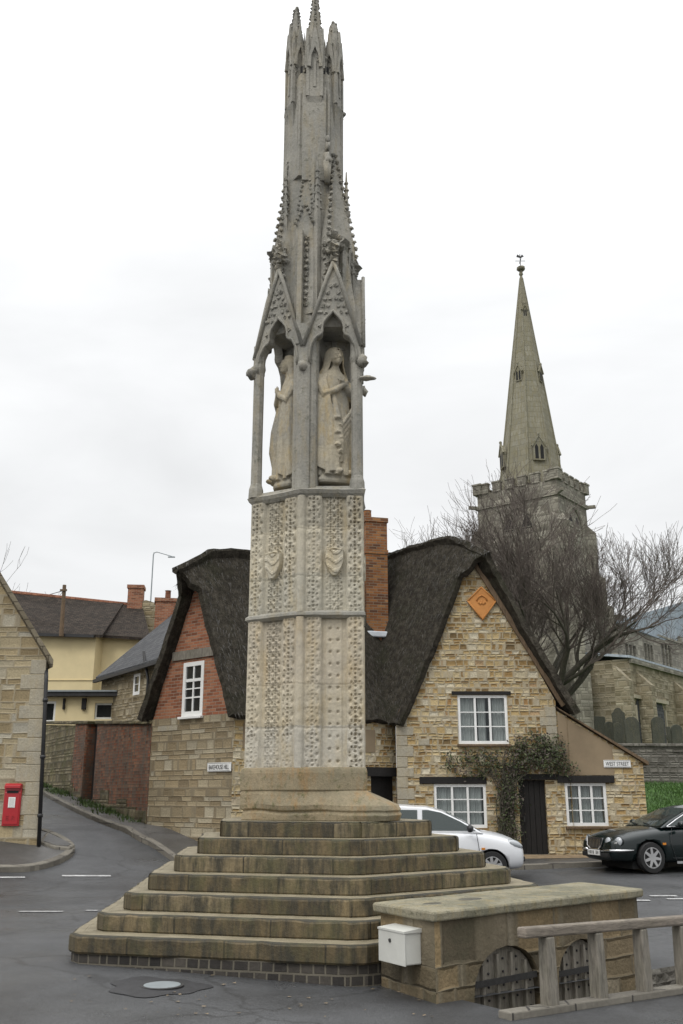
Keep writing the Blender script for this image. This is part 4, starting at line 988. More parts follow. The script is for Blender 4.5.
# ================================================================== statues
def statue(pos, ang, zb, zt, label, pose, wide=.9):
    """standing draped queen on a rock: one continuous stone surface; local x = facing, y = her left"""
    Hh = zt - zb; s = Hh / 1.86; mb = MB(); rnd = random.Random(3)
    F = V((math.cos(ang), math.sin(ang), 0)); Lf = V((-F.y, F.x, 0))
    def T(x, y, z): return V((pos.x, pos.y, zb)) + F * x * s * wide + Lf * y * s * wide + V((0, 0, z * s))
    # rock under the feet
    def loft(rings): mb.loft([[T(*p) for p in r] for r in rings])
    n = 56
    loft([[(.20 * math.cos(a) * q * (1 + .10 * math.sin(3 * a)), .24 * math.sin(a) * q * (1 + .1 * math.cos(5 * a)), z) for a in [2 * PI * k / n for k in range(n)]] for q, z in ((1.0, 0), (1.06, .03), (.98, .08), (.8, .13), (.5, .15))])
    # gown: folds deepen towards the hem
    R = []
    for z, rx, ry, cx in ((.09, .20, .25, .02), (.25, .19, .245, .02), (.5, .18, .235, .015), (.72, .175, .225, .01), (.92, .165, .215, .0), (1.05, .155, .20, .0), (1.18, .15, .195, .0), (1.30, .145, .205, -.01), (1.40, .125, .215, -.02), (1.47, .105, .17, -.025), (1.525, .075, .095, -.015), (1.56, .06, .065, 0)):
        am = .20 * max(0, min(1, (1.15 - z) / .6)) + .02; ring = []
        for k in range(n):
            a = 2 * PI * k / n
            f = am * (abs(math.sin(5.5 * a + .6 * math.sin(z * 3) + pose)) ** .7 - .6) + .25 * am * math.sin(13 * a + z * 2)
            ring.append((cx + rx * math.cos(a) * (1 + f), ry * math.sin(a) * (1 + f), z))
        R.append(ring)
    loft(R)
    # mantle hanging from the shoulders over both arms, open in front, hem uneven
    mr = []; m_ = 44
    for z, rx, ry, cx, op in ((1.44, .13, .19, -.02, .9), (1.36, .16, .245, -.02, .85), (1.22, .185, .275, -.01, .72), (1.05, .20, .285, .0, .62), (.85, .205, .28, .0, .50), (.62, .21, .28, .0, .42), (.42, .215, .285, .0, .40), (.17, .22, .285, .0, .46)):
        am = .10 * min(1, max(0, (1.5 - z) / .9)); o_, i_ = [], []
        for k in range(m_ + 1):
            a = op + (2 * PI - 2 * op) * k / m_; f = 1 + am * (abs(math.sin(4.5 * a + 1.1 * z + pose)) ** .6 - .5) * 1.6 + .25 * am * math.sin(17 * a)
            zz = z + (.05 * math.sin(3 * a + pose) if z < .3 else 0)
            o_.append((cx + rx * math.cos(a) * f, ry * math.sin(a) * f, zz)); i_.append((cx + (rx - .035) * math.cos(a) * f, (ry - .035) * math.sin(a) * f, zz))
        mr.append(o_ + i_[::-1])
    loft(mr)
    # swag of cloth drawn across the body from left hip to right knee, with falling zigzag edge
    for k in range(6 if pose < 1 else 0):
        mb.tube([T(.10, .22 - .01 * k, 1.08 - .07 * k), T(.185, .11 - .02 * k, .93 - .10 * k), T(.205, -.03 - .01 * k, .74 - .085 * k), T(.16, -.16, .68 - .06 * k)], [.016 * s, .024 * s, .024 * s, .015 * s], 7)
    mb.tube([T(.12, -.10, 1.12), T(.175, -.08, .78), T(.205, -.06, .50), T(.18, -.03, .26)], [.035 * s, .06 * s, .055 * s, .035 * s], 8)
    for k in range(6 if pose < 1 else 0): mb.blob(T(.205, -.10 + .035 * (k % 2), .80 - .085 * k), (.045 * s, .055 * s, .034 * s), 6, k, .25)
    # feet
    for y in (-.08, .08): mb.blob(T(.20, y, .13), (.09 * s, .045 * s, .04 * s), 7, 1, .05, Matrix.Rotation(ang, 3, 'Z'))
    # forearms raised across the breast, hands laid one over the other
    for sd in (-1, 1):
        mb.tube([T(-.02, .20 * sd, 1.40), T(.03, .235 * sd, 1.25), T(.085, .215 * sd, 1.12), T(.155, .10 * sd, 1.20 + .015 * sd), T(.170, .005 * sd, 1.29 + .02 * sd)], [.062 * s, .064 * s, .060 * s, .045 * s, .032 * s], 9)
        mb.tube([T(.168, .02 * sd, 1.27 + .02 * sd), T(.178, -.025 * sd, 1.315 + .02 * sd)], [.034 * s, .032 * s], 8)
        for k in range(4): mb.tube([T(.188, -.015 * sd, 1.335 + .02 * sd - .017 * k), T(.196, -.05 * sd, 1.352 + .02 * sd - .017 * k), T(.182, -.088 * sd, 1.36 + .02 * sd - .018 * k)], [.0105 * s, .0095 * s, .008 * s], 6)
        mb.tube([T(.18, -.005 * sd, 1.335), T(.188, -.02 * sd, 1.385)], [.012 * s, .008 * s], 6)
    # head, inclined
    hc = (.045, -.012, 1.685); Rm = Matrix.Rotation(ang, 3, 'Z')
    mb.tube([T(-.01, 0, 1.50), T(.01, 0, 1.60)], [.062 * s, .055 * s], 10)
    mb.blob(T(*hc), (.088 * s, .074 * s, .112 * s), 12, 0, 0, Rm)
    mb.blob(T(hc[0] + .045, hc[1], hc[2] - .062), (.045 * s, .045 * s, .045 * s), 8, 0, 0)         # chin
    mb.tube([T(hc[0] + .078, hc[1], hc[2] + .035), T(hc[0] + .100, hc[1], hc[2] - .018), T(hc[0] + .085, hc[1], hc[2] - .028)], [.012 * s, .017 * s, .012 * s], 7)   # nose
    for y in (-1, 1):
        mb.tube([T(hc[0] + .078, hc[1] + .014 * y, hc[2] + .034), T(hc[0] + .070, hc[1] + .05 * y, hc[2] + .030)], [.011 * s, .007 * s], 6)   # brow
        mb.blob(T(hc[0] + .072, hc[1] + .030 * y, hc[2] + .010), (.012 * s, .015 * s, .009 * s), 6, 0, 0, Rm)                                # eyes
        mb.blob(T(hc[0] + .055, hc[1] + .045 * y, hc[2] - .025), (.02 * s, .018 * s, .025 * s), 6, 0, 0, Rm)                                 # cheeks
    mb.tube([T(hc[0] + .075, hc[1] - .024, hc[2] - .050), T(hc[0] + .086, hc[1], hc[2] - .048), T(hc[0] + .075, hc[1] + .024, hc[2] - .050)], [.006 * s, .010 * s, .006 * s], 6)  # mouth
    # veil framing the face and falling on the shoulders
    vr = []
    for z, rx, ry, cx, op in ((1.835, .02, .02, .0, 0), (1.82, .08, .075, .0, .0), (1.775, .115, .110, -.01, .42), (1.71, .125, .130, -.02, .66), (1.62, .125, .135, -.03, .78), (1.54, .135, .155, -.035, .86), (1.46, .15, .20, -.04, .95), (1.36, .165, .235, -.04, 1.15), (1.26, .165, .25, -.04, 1.4)):
        ring = []; m = 30
        for k in range(m + 1):
            a = op + (2 * PI - 2 * op) * k / m; ring.append((cx + rx * math.cos(a) * (1 + .05 * math.sin(9 * a)), ry * math.sin(a) * (1 + .05 * math.sin(7 * a)), z))
        ring += [(cx * .5 + .86 * (p[0] - cx * .5), .84 * p[1], p[2] - (.012 if z > 1.75 else 0)) for p in ring[::-1]]
        vr.append(ring)
    loft(vr)
    o = mb.build('statue', M['statue'], None, smooth=True, mods=(('REMESH', dict(mode='VOXEL', voxel_size=.0085, use_smooth_shade=True)), ('SMOOTH', dict(iterations=1, factor=.5))))
    return tag(o, label, 'statue')
def niche(i):
    q = V((HEX[i].x + MX, HEX[i].y + MY, 0)); return ax.lerp(q, .50), math.atan2((q - ax).y, (q - ax).x)
p, a = niche(1); statue(p + V((-.055, .02, 0)), a - .15, 5.70, 7.82, 'veiled stone queen with folded hands standing full face in the right niche', .4, 1.0)
p, a = niche(5); statue(p + V((.045, .02, 0)), a + .05, 5.70, 7.80, 'stone queen in profile, half hidden by the pier in the open left niche', 1.3)
# ================================================================== well house (stone cistern)
SWd = V((-.50, .80, 0)).normalized()               # direction of the short side
wh = thing('well_house', (CW.p(1.6, 0, -.4).x, CW.p(1.6, 0, -.4).y, gz(2, 10.6)), 'low stone well house with slab roof and two arched plank doors', 'well house')
WT = .55; D_ = .86
ea, eb = CW.p(0, 0), CW.p(3.36, 0); fa, fb_ = ea + SWd * D_, eb + SWd * D_
def archpts(t0, t1, zb, zs, zt, n=10):
    c = (t0 + t1) / 2; out = [(t0, zb), (t1, zb), (t1, zs)]
    for k in range(1, n):
        a = PI * k / n; out.append((c + (t1 - t0) / 2 * math.cos(a), zs + (zt - zs) * math.sin(a) ** .85))
    return out + [(t0, zs)]
def txz(px, py): return CW.tz(px, py)
d1 = (txz(474, 990)[0], txz(541, 990)[0]); d2 = (txz(558, 975)[0], txz(607, 975)[0])
z1t = txz(510, 945)[1]; z2t = txz(585, 938)[1]
holes = [archpts(d1[0], d1[1], PZ + .02, z1t - .42, z1t), archpts(d2[0], d2[1], PZ + .02, z2t - .42, z2t)]
body = wall_mesh(CW, [(0, PZ - .2), (CW.len + .0, PZ - .2), (CW.len, WT), (0, WT)], holes, .13)
e1 = CW.p(CW.len, 0)
f1 = e1 + SWd * D_
for a, b in ((fa, ea), (e1, f1), (f1, fa)):
    body.add([(a.x, a.y, PZ - .2), (b.x, b.y, PZ - .2), (b.x, b.y, WT), (a.x, a.y, WT)], [(0, 1, 2, 3)])
body.build('body', M['well'], wh)
def slab(z, off, n=14):
    c = (ea + f1) / 2; pts = []; rnd = random.Random(4)
    q = [ea, e1, f1, fa]
    for i in range(4):
        a, b = q[i], q[(i + 1) % 4]
        for k in range(n):
            p = a.lerp(b, k / n); 
            u = CW.d * (off if i in (1,) or (i == 2 and k == 0) else 0)
            pts.append(p)
    out = []
    for p in pts:
        r = p - c; lu = r.dot(CW.d); lv_ = r.dot(CW.n); hl = CW.len / 2; 
        p2 = p + CW.d * off * max(-1, min(1, lu / hl)) + CW.n * off * max(-1, min(1, lv_ / (D_ / 2)))
        out.append(V((p2.x + .008 * nz((p.x * 4, p.y * 4, 0)), p2.y + .008 * nz((p.x * 4, p.y * 4, 5)), z + .008 * nz((p.x * 3, p.y * 3, z * 9)))))
    return out
MB().loft([slab(WT, .04), slab(WT + .012, .055), slab(WT + .07, .06), slab(WT + .09, .05), slab(WT + .097, .0)]).build('roof_slab', M['slab'], wh, bevel=.01)
# shallow worn hollows on the slab holding damp: low dished stones
for (px, py, r) in ((432, 904, .12), (470, 899.5, .16)):
    q = onz(px, py, WT + .093)
    MB().loft([[V((q.x + r * k_ * (math.cos(a) * CW.d.x) + r * .5 * k_ * math.sin(a) * CW.n.x, q.y + r * k_ * math.cos(a) * CW.d.y + r * .5 * k_ * math.sin(a) * CW.n.y, WT + .097 + dz)) for a in [2 * PI * j / 20 for j in range(20)]] for k_, dz in ((1, 0), (.9, .004), (.01, .005))]).build('damp_patch', M['damp'], wh)
for di, (d, zt) in enumerate(((d1, z1t), (d2, z2t))):
    ap = archpts(d[0] + .012, d[1] - .012, PZ + .03, zt - .42, zt - .012)
    dm = wall_mesh(CW, ap, (), 0, thick=.04, out=-.07)
    dr_ = dm.build('plank_door', M['greywood'], wh)
    ribs = MB(); nails = MB(); c = (d[0] + d[1]) / 2; hw = (d[1] - d[0]) / 2
    for f in (-.62, -.2, .22, .64):
        t = c + f * hw; zt2 = zt - .42 + .42 * (1 - abs(f) ** 2) ** .5 - .03
        ribs.box(CW.p(t, (PZ + zt2) / 2, -.052), (.035, .04, zt2 - PZ - .06), CW.rz())
    for zz in (zt - .30, zt - .84): MB().box(CW.p(c, zz, -.022), (hw * 1.9, .012, .055), CW.rz()).build('strap_hinge', M['iron'], dr_)
    for f in (-.42, .02, .43, .84, -.84):
        for k in range(8):
            z = zt - .12 - k * .115
            if z < zt - .42 + .42 * math.sqrt(max(0, 1 - f * f)) - .06: nails.blob(CW.p(c + f * hw, z, -.066), .013, 5, 0, 0)
    ribs.build('cover_strip', M['greywood'], dr_); nails.build('nail_heads', M['iron'], dr_, kind='stuff')
    la = MB().box(CW.p(d[0] + .09 if di == 0 else d[1] - .10, zt - .72, -.02), (.16, .06, .10), CW.rz()); la.tube([CW.p((d[0] + .09 if di == 0 else d[1] - .1) + .05 * math.cos(a), zt - .80 + .05 * math.sin(a), .02) for a in [PI * k / 6 for k in range(-6, 7)]], .012, 6)
    la.build('latch', M['iron'], dr_)
# stone surround of arches
for d, zt in ((d1, z1t), (d2, z2t)):
    pass

# meter cabinet on the short side
BW = Wall((fa.x, fa.y), (ea.x, ea.y))
t0, zt = BW.tz(378, 931, .2); t1, zb = BW.tz(404, 966, .2)
bz = thing('meter_box', BW.p((t0 + t1) / 2, .05, .1), 'square pale grey metal cabinet fixed to the end of the stone well house', 'meter box')
BZ0, BZ1 = BW.tz(392, 964, .2)[1], BW.tz(392, 931, .2)[1]
MB().box(BW.p((t0 + t1) / 2, (BZ0 + BZ1) / 2, .09), (t1 - t0, .18, BZ1 - BZ0 - .01), BW.rz()).build('cabinet', M['offwhite'], bz, bevel=.012)
MB().box(BW.p((t0 + t1) / 2, (BZ0 + BZ1) / 2, .186), (t1 - t0 + .012, .014, BZ1 - BZ0), BW.rz()).build('door', M['offwhite'], bz, bevel=.005)
MB().prism([BW.p(t0 - .01, BZ1 - .005, .0), BW.p(t0 - .01, BZ1 - .005, .20), BW.p(t0 - .01, BZ1 + .012, .20), BW.p(t0 - .01, BZ1 + .03, 0)], BW.d * (t1 - t0 + .02)).build('lid', M['offwhite'], bz)
MB().lathe(BW.p(t0 + (t1 - t0) * .45, BZ1 - .085, .192), [(.018, 0), (.018, .008), (.006, .01)], 12, Matrix.Rotation(BW.rz(), 3, 'Z') @ Matrix.Rotation(PI / 2, 3, 'X')).build('lock', M['iron'], bz)

# oak railing beside the sunken channel
def rp(px, py):  return gp(px, py)
ra = V((1.80, 9.1, 0)); rd = V((1.06, .80, 0)).normalized(); rr_ = math.atan2(rd.y, rd.x)
rl = thing('oak_railing', (2.6, 9.7, gz(2.6, 9.7)), 'weathered grey timber railing of square posts along the sunken channel', 'railing')
posts = [0.02, .69, 1.36, 2.0, 2.66]
H_ = .60
zg = gz(2.4, 9.6) - .0
for t in posts:
    p = ra + rd * t; g = gz(p.x, p.y)
    MB().loft([[V((p.x, p.y, z)) + rd * x * w + V((-rd.y, rd.x, 0)) * y * w for x, y in ((-1, -1), (1, -1), (1, 1), (-1, 1))] for w, z in ((.062, g - .05), (.060, g + .2), (.055, g + .5), (.053, g + H_ + .005))]).build('post', M['greywood'], rl, bevel=.012)
a = ra + rd * -.30; b = ra + rd * 3.0
MB().bar((a.x, a.y, gz(a.x, a.y) + H_ + .05), (b.x, b.y, gz(b.x, b.y) + H_ + .05), .11, .088).build('top_rail', M['railwood'], rl, bevel=.018)
MB().bar((ra + rd * -.55) + V((0, 0, gz(1.4, 8.8) + .025)), (ra + rd * 3.2) + V((0, 0, gz(4.3, 11) + .025)), .15, .07).build('sill_beam', M['kerb'], rl, bevel=.012)

# ================================================================== thatched cottage
ct = thing('thatched_cottage', (1.4, 24.8, gz(1.4, 24.8)), 'brown stone cottage under a dark thatched roof with two steep gables', 'cottage')
# -- lane gable: stone below, brick above, seen obliquely
def g(px, py, w=GW): return w.tz(px, py)
t_l, z_l = g(152, 723); t_r, z_r = g(233, 716); t_a, z_a = g(197, 583)
zs = 3.44
MBg = wall_mesh(GW, [(0, -.2), (GW.len, -.2), (GW.len, zs), (0, zs)])
MBg.build('stone_wall', M['lane_ashlar'], ct)
w0, w1 = GW.tz(182.5, 690)[0], GW.tz(203, 690)[0]; wz0, wz1 = GW.tz(192, 716)[1], GW.tz(192, 662)[1]
m = wall_mesh(GW, [(0, zs), (GW.len, zs), (t_r + .02, z_r), (t_a + .08, z_a + .35), (t_a - .08, z_a + .35), (t_l, z_l)], [rect(w0, w1, wz0, wz1)], .1, out=-.012)
m.build('brick_gable', M['red_brick'], ct)
window(GW, w0, w1, wz0, wz1, ct, 1, 2, out=.0, fw=.10, bar=.03, curtain=False, sill='white', paneM='darkglass', name='window')
# inner lights of the sash
wm = (w0 + w1) / 2; wi = MB(); wi.box(GW.p(wm, wz0 + (wz1 - wz0) * .5, -.025), (.045, .03, wz1 - wz0 - .16), GW.rz()); wi.box(GW.p(wm, wz0 + (wz1 - wz0) * .66, -.02), (w1 - w0 - .16, .04, .07), GW.rz()); wi.box(GW.p(wm, wz0 + (wz1 - wz0) * .34, -.028), (w1 - w0 - .16, .03, .035), GW.rz())
wi.build('glazing_bars', M['white'], ct)
bz_ = GW.tz(200, 653)[1]
ta_, tb_ = t_l + (t_a - t_l) * (bz_ - z_l) / (z_a - z_l), t_r + (t_a - t_r) * (bz_ - z_r) / (z_a - z_r)
MB().box(GW.p((ta_ + tb_) / 2, bz_, .01), (tb_ - ta_, .05, .22), GW.rz()).build('tie_beam', M['greywood'], ct)
tt, zz = GW.tz(168, 727); MB().box(GW.p(tt, zz - .03, .0), (.75, .03, .12), GW.rz()).build('dressed_block', M['quoin'], ct)
# -- main range front wall, mostly in the shade of the eaves
dd0, dd1 = MW.tz(371, 790)[0], MW.tz(396, 790)[0]; dzt = MW.tz(384, 776)[1]
wall_mesh(MW, [(0, -.2), (MW.len, -.2), (MW.len, 3.5), (0, 3.5)], [rect(dd0, dd1, .12, dzt)], .18).build('stone_wall', M['iron_stone'], ct)
MB().box(MW.p((dd0 + dd1) / 2, (.12 + dzt) / 2, -.16), (dd1 - dd0, .05, dzt - .12), MW.rz()).build('door', M['blackwood'], ct)
MB().box(MW.p((dd0 + dd1) / 2, dzt + .10, .0), (dd1 - dd0 + .5, .16, .22), MW.rz()).build('lintel', M['blackwood'], ct)
MB().box(MW.p(2.2, 2.95, -.0), (3.9, .03, .55), MW.rz()).build('plaster_band', M['cream'], ct)
# -- street gable
f = FW.tz
uw = (f(458, 720)[0], f(508, 720)[0], f(483, 744)[1], f(483, 695)[1])
lw = (f(434, 800)[0], f(486.5, 800)[0], f(460, 828)[1], f(460, 784)[1])
dw = (f(520, 820)[0], f(547.5, 820)[0], .1, f(533, 780)[1])
ap = f(470, 560)
outl = [(-.02, -.2), (FW.len, -.2), (FW.len, 3.95), (ap[0] + .1, ap[1] + .1), (ap[0] - .1, ap[1] + .1), (-.02, 3.55)]
wall_mesh(FW, outl, [rect(*uw), rect(*lw), rect(dw[0], dw[1], -.1, dw[3])], .14).build('stone_wall', M['iron_stone'], ct)
window(FW, *uw, ct, 3, 3, out=-.03, sill='brownwood', curt_rng=((0, .34), (.40, .58), (.72, 1.0)))
window(FW, *lw, ct, 3, 3, out=-.03, curt_rng=((.0, .98),))
def lint(w, t0, t1, z, h=.14, o=.02): return MB().box(w.p((t0 + t1) / 2, z + h / 2 + .004, o - .06), (t1 - t0, .14, h), w.rz()).build('lintel', M['blackwood'], ct, bevel=.01)
lint(FW, uw[0] - .14, uw[1] + .1, uw[3], .09); lint(FW, lw[0] - .35, lw[1] + .02, lw[3], .17); lint(FW, dw[0] - .12, dw[1] + .35, dw[3], .14)
dm = MB(); dn = 5
for k in range(dn):
    a = dw[0] + (dw[1] - dw[0]) * k / dn; b = dw[0] + (dw[1] - dw[0]) * (k + 1) / dn
    dm.box(FW.p((a + b) / 2, (dw[2] + dw[3]) / 2, -.13), (b - a - .012, .04, dw[3] - dw[2]), 0)
dm.box(FW.p((dw[0] + dw[1]) / 2, (dw[2] + dw[3]) / 2, -.16), (dw[1] - dw[0], .03, dw[3] - dw[2]), 0)
do = dm.build('door', M['blackwood'], ct)
MB().tube([FW.p(dw[0] + .12, 1.15, -.06), FW.p(dw[0] + .12, 1.02, -.05)], .02, 6).build('handle', M['iron'], do)
# dressed quoins up both corners of the street gable
for (tt, zmax) in ((.0, 3.35), (FW.len - .02, 3.6)):
    k = 0; z = .25; rnd = random.Random(int(tt * 10) + 2)
    while z < zmax:
        h = rnd.uniform(.2, .3); l = .42 if k % 2 else .27
        c = tt + (l / 2 if tt < 1 else -l / 2) + (-.012 if tt < 1 else .012)
        if not (tt > 1 and z < 2.3):
            MB().box(FW.p(c, z + h / 2, -.05), (l, .14, h - .012), 0).build('quoin', M['quoin'], ct, bevel=.012)
        z += h; k += 1
for (px, py, l, h) in ((421, 674, .3, .2), (424, 742, .28, .16), (478, 735, .0, 0), (426, 676, 0, 0)):
    if l: MB().box(FW.p(f(px, py)[0], f(px, py)[1], -.05), (l, .125, h), 0).build('quoin', M['quoin'], ct, bevel=.012)
# verge boards
vb = MB()
for (px, py), s_ in (((399, 716), -1), ((563, 706), 1)):
    t, z = f(px, py); vb.bar(FW.p(t, z, .05), FW.p(ap[0] + s_ * .05, ap[1] + .02, .05), .07, .12)
vb.build('verge_board', M['brownwood'], ct)
# -- lean-to
lo0, lo1 = LW.tz(566, 712), LW.tz(643, 768)
lwn = (LW.tz(565.5, 800)[0], LW.tz(607, 800)[0], LW.tz(586, 826)[1], LW.tz(586, 783)[1])
lz = LW.tz(588, 778)[1]
ltop = lambda t: 3.72 + (2.42 - 3.72) * t / LW.len
wall_mesh(LW, [(0, -.2), (LW.len, -.2), (LW.len, ltop(LW.len)), (0, ltop(0))], [rect(*lwn)], .14).build('lean_to_wall', M['iron_stone'], ct)
window(LW, *lwn, ct, 3, 3, out=-.02, sill='brownwood', curt_rng=((.02, .30), (.38, .64), (.70, .98)))
MB().box(LW.p(lwn[0] + .53, lwn[3] + .09, .0), (1.42, .14, .17), 0).build('lintel', M['blackwood'], ct, bevel=.01)
# smooth rendered upper panel of the lean-to
rl_t = LW.tz(603, 770)[0]
zr0 = lwn[3] + .19
pr = wall_mesh(LW, [(.03, zr0), (1.36, zr0), (1.36, ltop(1.36) - .05), (.03, ltop(.03) - .05)], (), 0, thick=.05, out=.016)
pr.build('render_panel', M['cream'], ct)
rm = MB()
rm.prism([LW.p(.08, 3.72, .10), LW.p(LW.len + .12, 2.36, .10), LW.p(LW.len + .12, 2.45, .10), LW.p(-.02, 3.81, .10)], (0, 4.2, 0))
rm.build('lean_to_roof', M['brownwood'], ct)
re = Wall((7.56, 24.53), (7.56, 28.7)); wall_mesh(re, [(0, -.2), (re.len, -.2), (re.len, 2.4), (0, 2.4)]).build('lean_to_wall', M['iron_stone'], ct)
# -- back and side walls that close the house
for a, b, z in (((5.72, 24.5), (5.72, 30.0), 3.6), ((-.8, 28.6), (-4.7, 24.0), 3.4)):
    w = Wall(a, b); wall_mesh(w, [(0, -.3), (w.len, -.3), (w.len, z), (0, z)]).build('stone_wall', M['iron_stone'], ct)

# -- thatch: two thick lofted roofs meeting in a valley
def roof(Ra, Rb, Ea, Eb, Ba, Bb, over, cap, nu, nv, seed, rnd_end=0.0, capdrop=.72):
    """ridge Ra-Rb, front eave Ea-Eb, back eave Ba-Bb; gable end at a, overhang grows towards the ridge"""
    Ra, Rb, Ea, Eb, Ba, Bb = map(V, (Ra, Rb, Ea, Eb, Ba, Bb)); vs = []; uv = []
    ext = (Rb - Ra); ext.z = 0; ext.normalize(); Lr = (Rb - Ra).length
    for i in range(nu + 1):
        f = i / nu
        for j in range(-nv, nv + 1):
            v = abs(j) / nv
            e0, e1 = (Ea, Eb) if j >= 0 else (Ba, Bb)
            R = Ra.lerp(Rb, f); E = e0.lerp(e1, f)
            vv = (math.sqrt(v * v + .006) - .0775) / .925
            p = R.lerp(E, vv)
            p.z += -.22 * math.sin(PI * min(1, v)) * .55 + .05 * v ** 4          # slight sag
            o = (over + (cap - over) * max(0, 1 - v / .30) ** 1.0 * 1.0) * (1 - f) ** 6
            p = p - ext * o
            near = max(0, 1 - f * Lr / 1.25)
            p.z -= capdrop * near ** 1.7 * max(0, 1 - v / .28) ** .8
            q = V((p.x * .9, p.y * .9, p.z * .9 + seed))
            dz = .09 * noise.noise(q) + .06 * noise.noise(q * 2.7) + .045 * noise.noise(q * 7) + (.07 if v < .20 else 0)
            p.z += dz; vs.append(p); uv.append((f * Lr, v * 4.6 * (1 if j >= 0 else -1)))
    m = 2 * nv + 1
    fs = [(i * m + j, i * m + j + 1, (i + 1) * m + j + 1, (i + 1) * m + j) for i in range(nu) for j in range(m - 1)]
    return vs, fs, uv
th = MB(); uvs = []
for args in (((-3.52, 22.92, 7.60), (2.6, 27.9, 7.95), (-2.26, 21.76, 3.36), (2.6, 25.75, 3.45), (-4.90, 24.14, 3.40), (-.3, 29.6, 3.3), .24, .78, 60, 40, 3.1),
             ((3.42, 24.46, 8.46), (.75, 27.4, 8.35), (5.86, 24.46, 3.62), (5.2, 30.2, 3.6), (1.28, 24.46, 3.36), (-1.2, 26.6, 3.4), .26, .70, 50, 40, 9.7)):
    v, f_, u = roof(*args); th.add(v, f_); uvs += u
to = th.build('thatch', M['thatch'], ct, smooth=True, norm=False, uvs=uvs, mods=(('SOLIDIFY', dict(thickness=.18, offset=-1)), ('EDGE_SPLIT', dict(split_angle=.9))))
# make all faces point up so that the thickness goes inwards
for p in to.data.polygons:
    if p.normal.z < 0: p.flip()
# loose weathered straw over the roof, combed downhill
stw = MB(); rnd = random.Random(77); me_ = to.data; pol = [p for p in me_.polygons if p.normal.z > .15 and p.area > 1e-4]
for k in range(9000):
    p = pol[rnd.randrange(len(pol))]; vs_ = [me_.vertices[i].co for i in p.vertices]
    a, b = rnd.random(), rnd.random(); c = vs_[0].lerp(vs_[1], a).lerp(vs_[3].lerp(vs_[2], a), b)
    n_ = p.normal; dn = V((0, 0, -1)) - n_ * (-n_.z); dn.normalize(); sd_ = n_.cross(dn)
    dn = (dn + sd_ * rnd.gauss(0, .35) + n_ * rnd.uniform(.0, .22)).normalized(); l = rnd.uniform(.06, .22); w2 = rnd.uniform(.004, .010)
    c = c + n_ * .006
    stw.add([c - sd_ * w2, c + sd_ * w2, c + dn * l], [(0, 1, 2)])
so_ = stw.build('loose_straw', m_leaf('weathered_straw', (.03, .027, .023), (.085, .078, .064)), to, norm=False, kind='stuff')
# -- chimney on the main range
CHY = 25.95
cpx = ony(374.5, 637, CHY); ctop = ony(374.5, 521, CHY).z
ch = MB().box((cpx.x, CHY, (cpx.z - 1.2 + ctop) / 2), (.62, .62, ctop - cpx.z + 1.2), .25); 
cho = ch.build('chimney', M['orange_brick'], ct)
MB().box((cpx.x, CHY, ctop - .05), (.68, .68, .13), .25).box((cpx.x, CHY, ctop - .98), (.665, .665, .12), .25).build('oversailing_course', M['orange_brick'], cho)
MB().box((cpx.x, CHY - .05, cpx.z + .02), (.80, .74, .16), .25).build('flashing', M['flash'], cho, bevel=.03)
MB().lathe((cpx.x - .17, CHY, ctop), [(.12, 0), (.11, .28), (.125, .30), (.09, .30), (.09, .1)], 12).build('chimney_pot', M['orange_brick'], cho)
# terracotta diamond plaque
tq, zq = f(481.5, 602)
hw_, h1, h2 = .385, .40, .50
pq = tag(wall_mesh(FW, [(tq, zq + h1), (tq - hw_, zq + .02), (tq, zq - h2), (tq + hw_, zq + .02)], (), 0, thick=.06, out=.055).build('wall_plaque', M['terracotta']), 'orange terracotta diamond set high in the street gable', 'plaque')
def qd(s): return [FW.p(tq, zq + h1 * s, .058), FW.p(tq - hw_ * s, zq + .02, .058), FW.p(tq, zq - h2 * s, .058), FW.p(tq + hw_ * s, zq + .02, .058)]
mm = MB(); Q = qd(.97)
for i in range(4): mm.tube([Q[i], Q[(i + 1) % 4]], .022, 6)
mm.tube([FW.p(tq - .14, zq + .02, .06), FW.p(tq - .09, zq + .12, .07), FW.p(tq, zq + .17, .075), FW.p(tq + .09, zq + .12, .07), FW.p(tq + .14, zq + .02, .06)], .02, 6)
for k in range(5): mm.blob(FW.p(tq - .08 + .04 * k, zq - .02 - .03 * (k % 2), .058), (.03, .02, .05), 5, k, .3)
mm.build('raised_moulding', M['terracotta'], pq, smooth=True)

# street name plates
def plate(w, px0, px1, py0, py1, text, label, out=.03):
    t0, z1_ = w.tz(px0, py0, out); t1, z0_ = w.tz(px1, py1, out); zc = (w.tz((px0 + px1) / 2, py0, out)[1] + w.tz((px0 + px1) / 2, py1, out)[1]) / 2; h = abs(w.tz((px0 + px1) / 2, py0, out)[1] - w.tz((px0 + px1) / 2, py1, out)[1])
    o = tag(MB().box(w.p((t0 + t1) / 2, zc, out - .01), (t1 - t0, .02, h), w.rz()).build('street_sign', M['sign'], bevel=.004), label, 'street sign')
    b = MB(); T = w.p
    for (ta, tb, za, zb) in ((t0 + .012, t1 - .012, zc + h / 2 - .02, zc + h / 2 - .012), (t0 + .012, t1 - .012, zc - h / 2 + .012, zc - h / 2 + .02)): b.box(T((ta + tb) / 2, (za + zb) / 2, out + .001), (tb - ta, .003, zb - za), w.rz())
    b.build('border', M['letter'], o)
    text_mesh(text, w, (t0 + t1) / 2, zc, (t1 - t0) * .86, h * .52, out + .004, o)
plate(LW, 603.5, 631, 760, 767.5, 'WEST STREET', 'white street name plate reading WEST STREET on the lean-to', .04)
plate(GW, 207.5, 230.5, 762.5, 771.5, 'BAKEHOUSE HILL', 'white street name plate reading BAKEHOUSE HILL on the lane gable', .04)

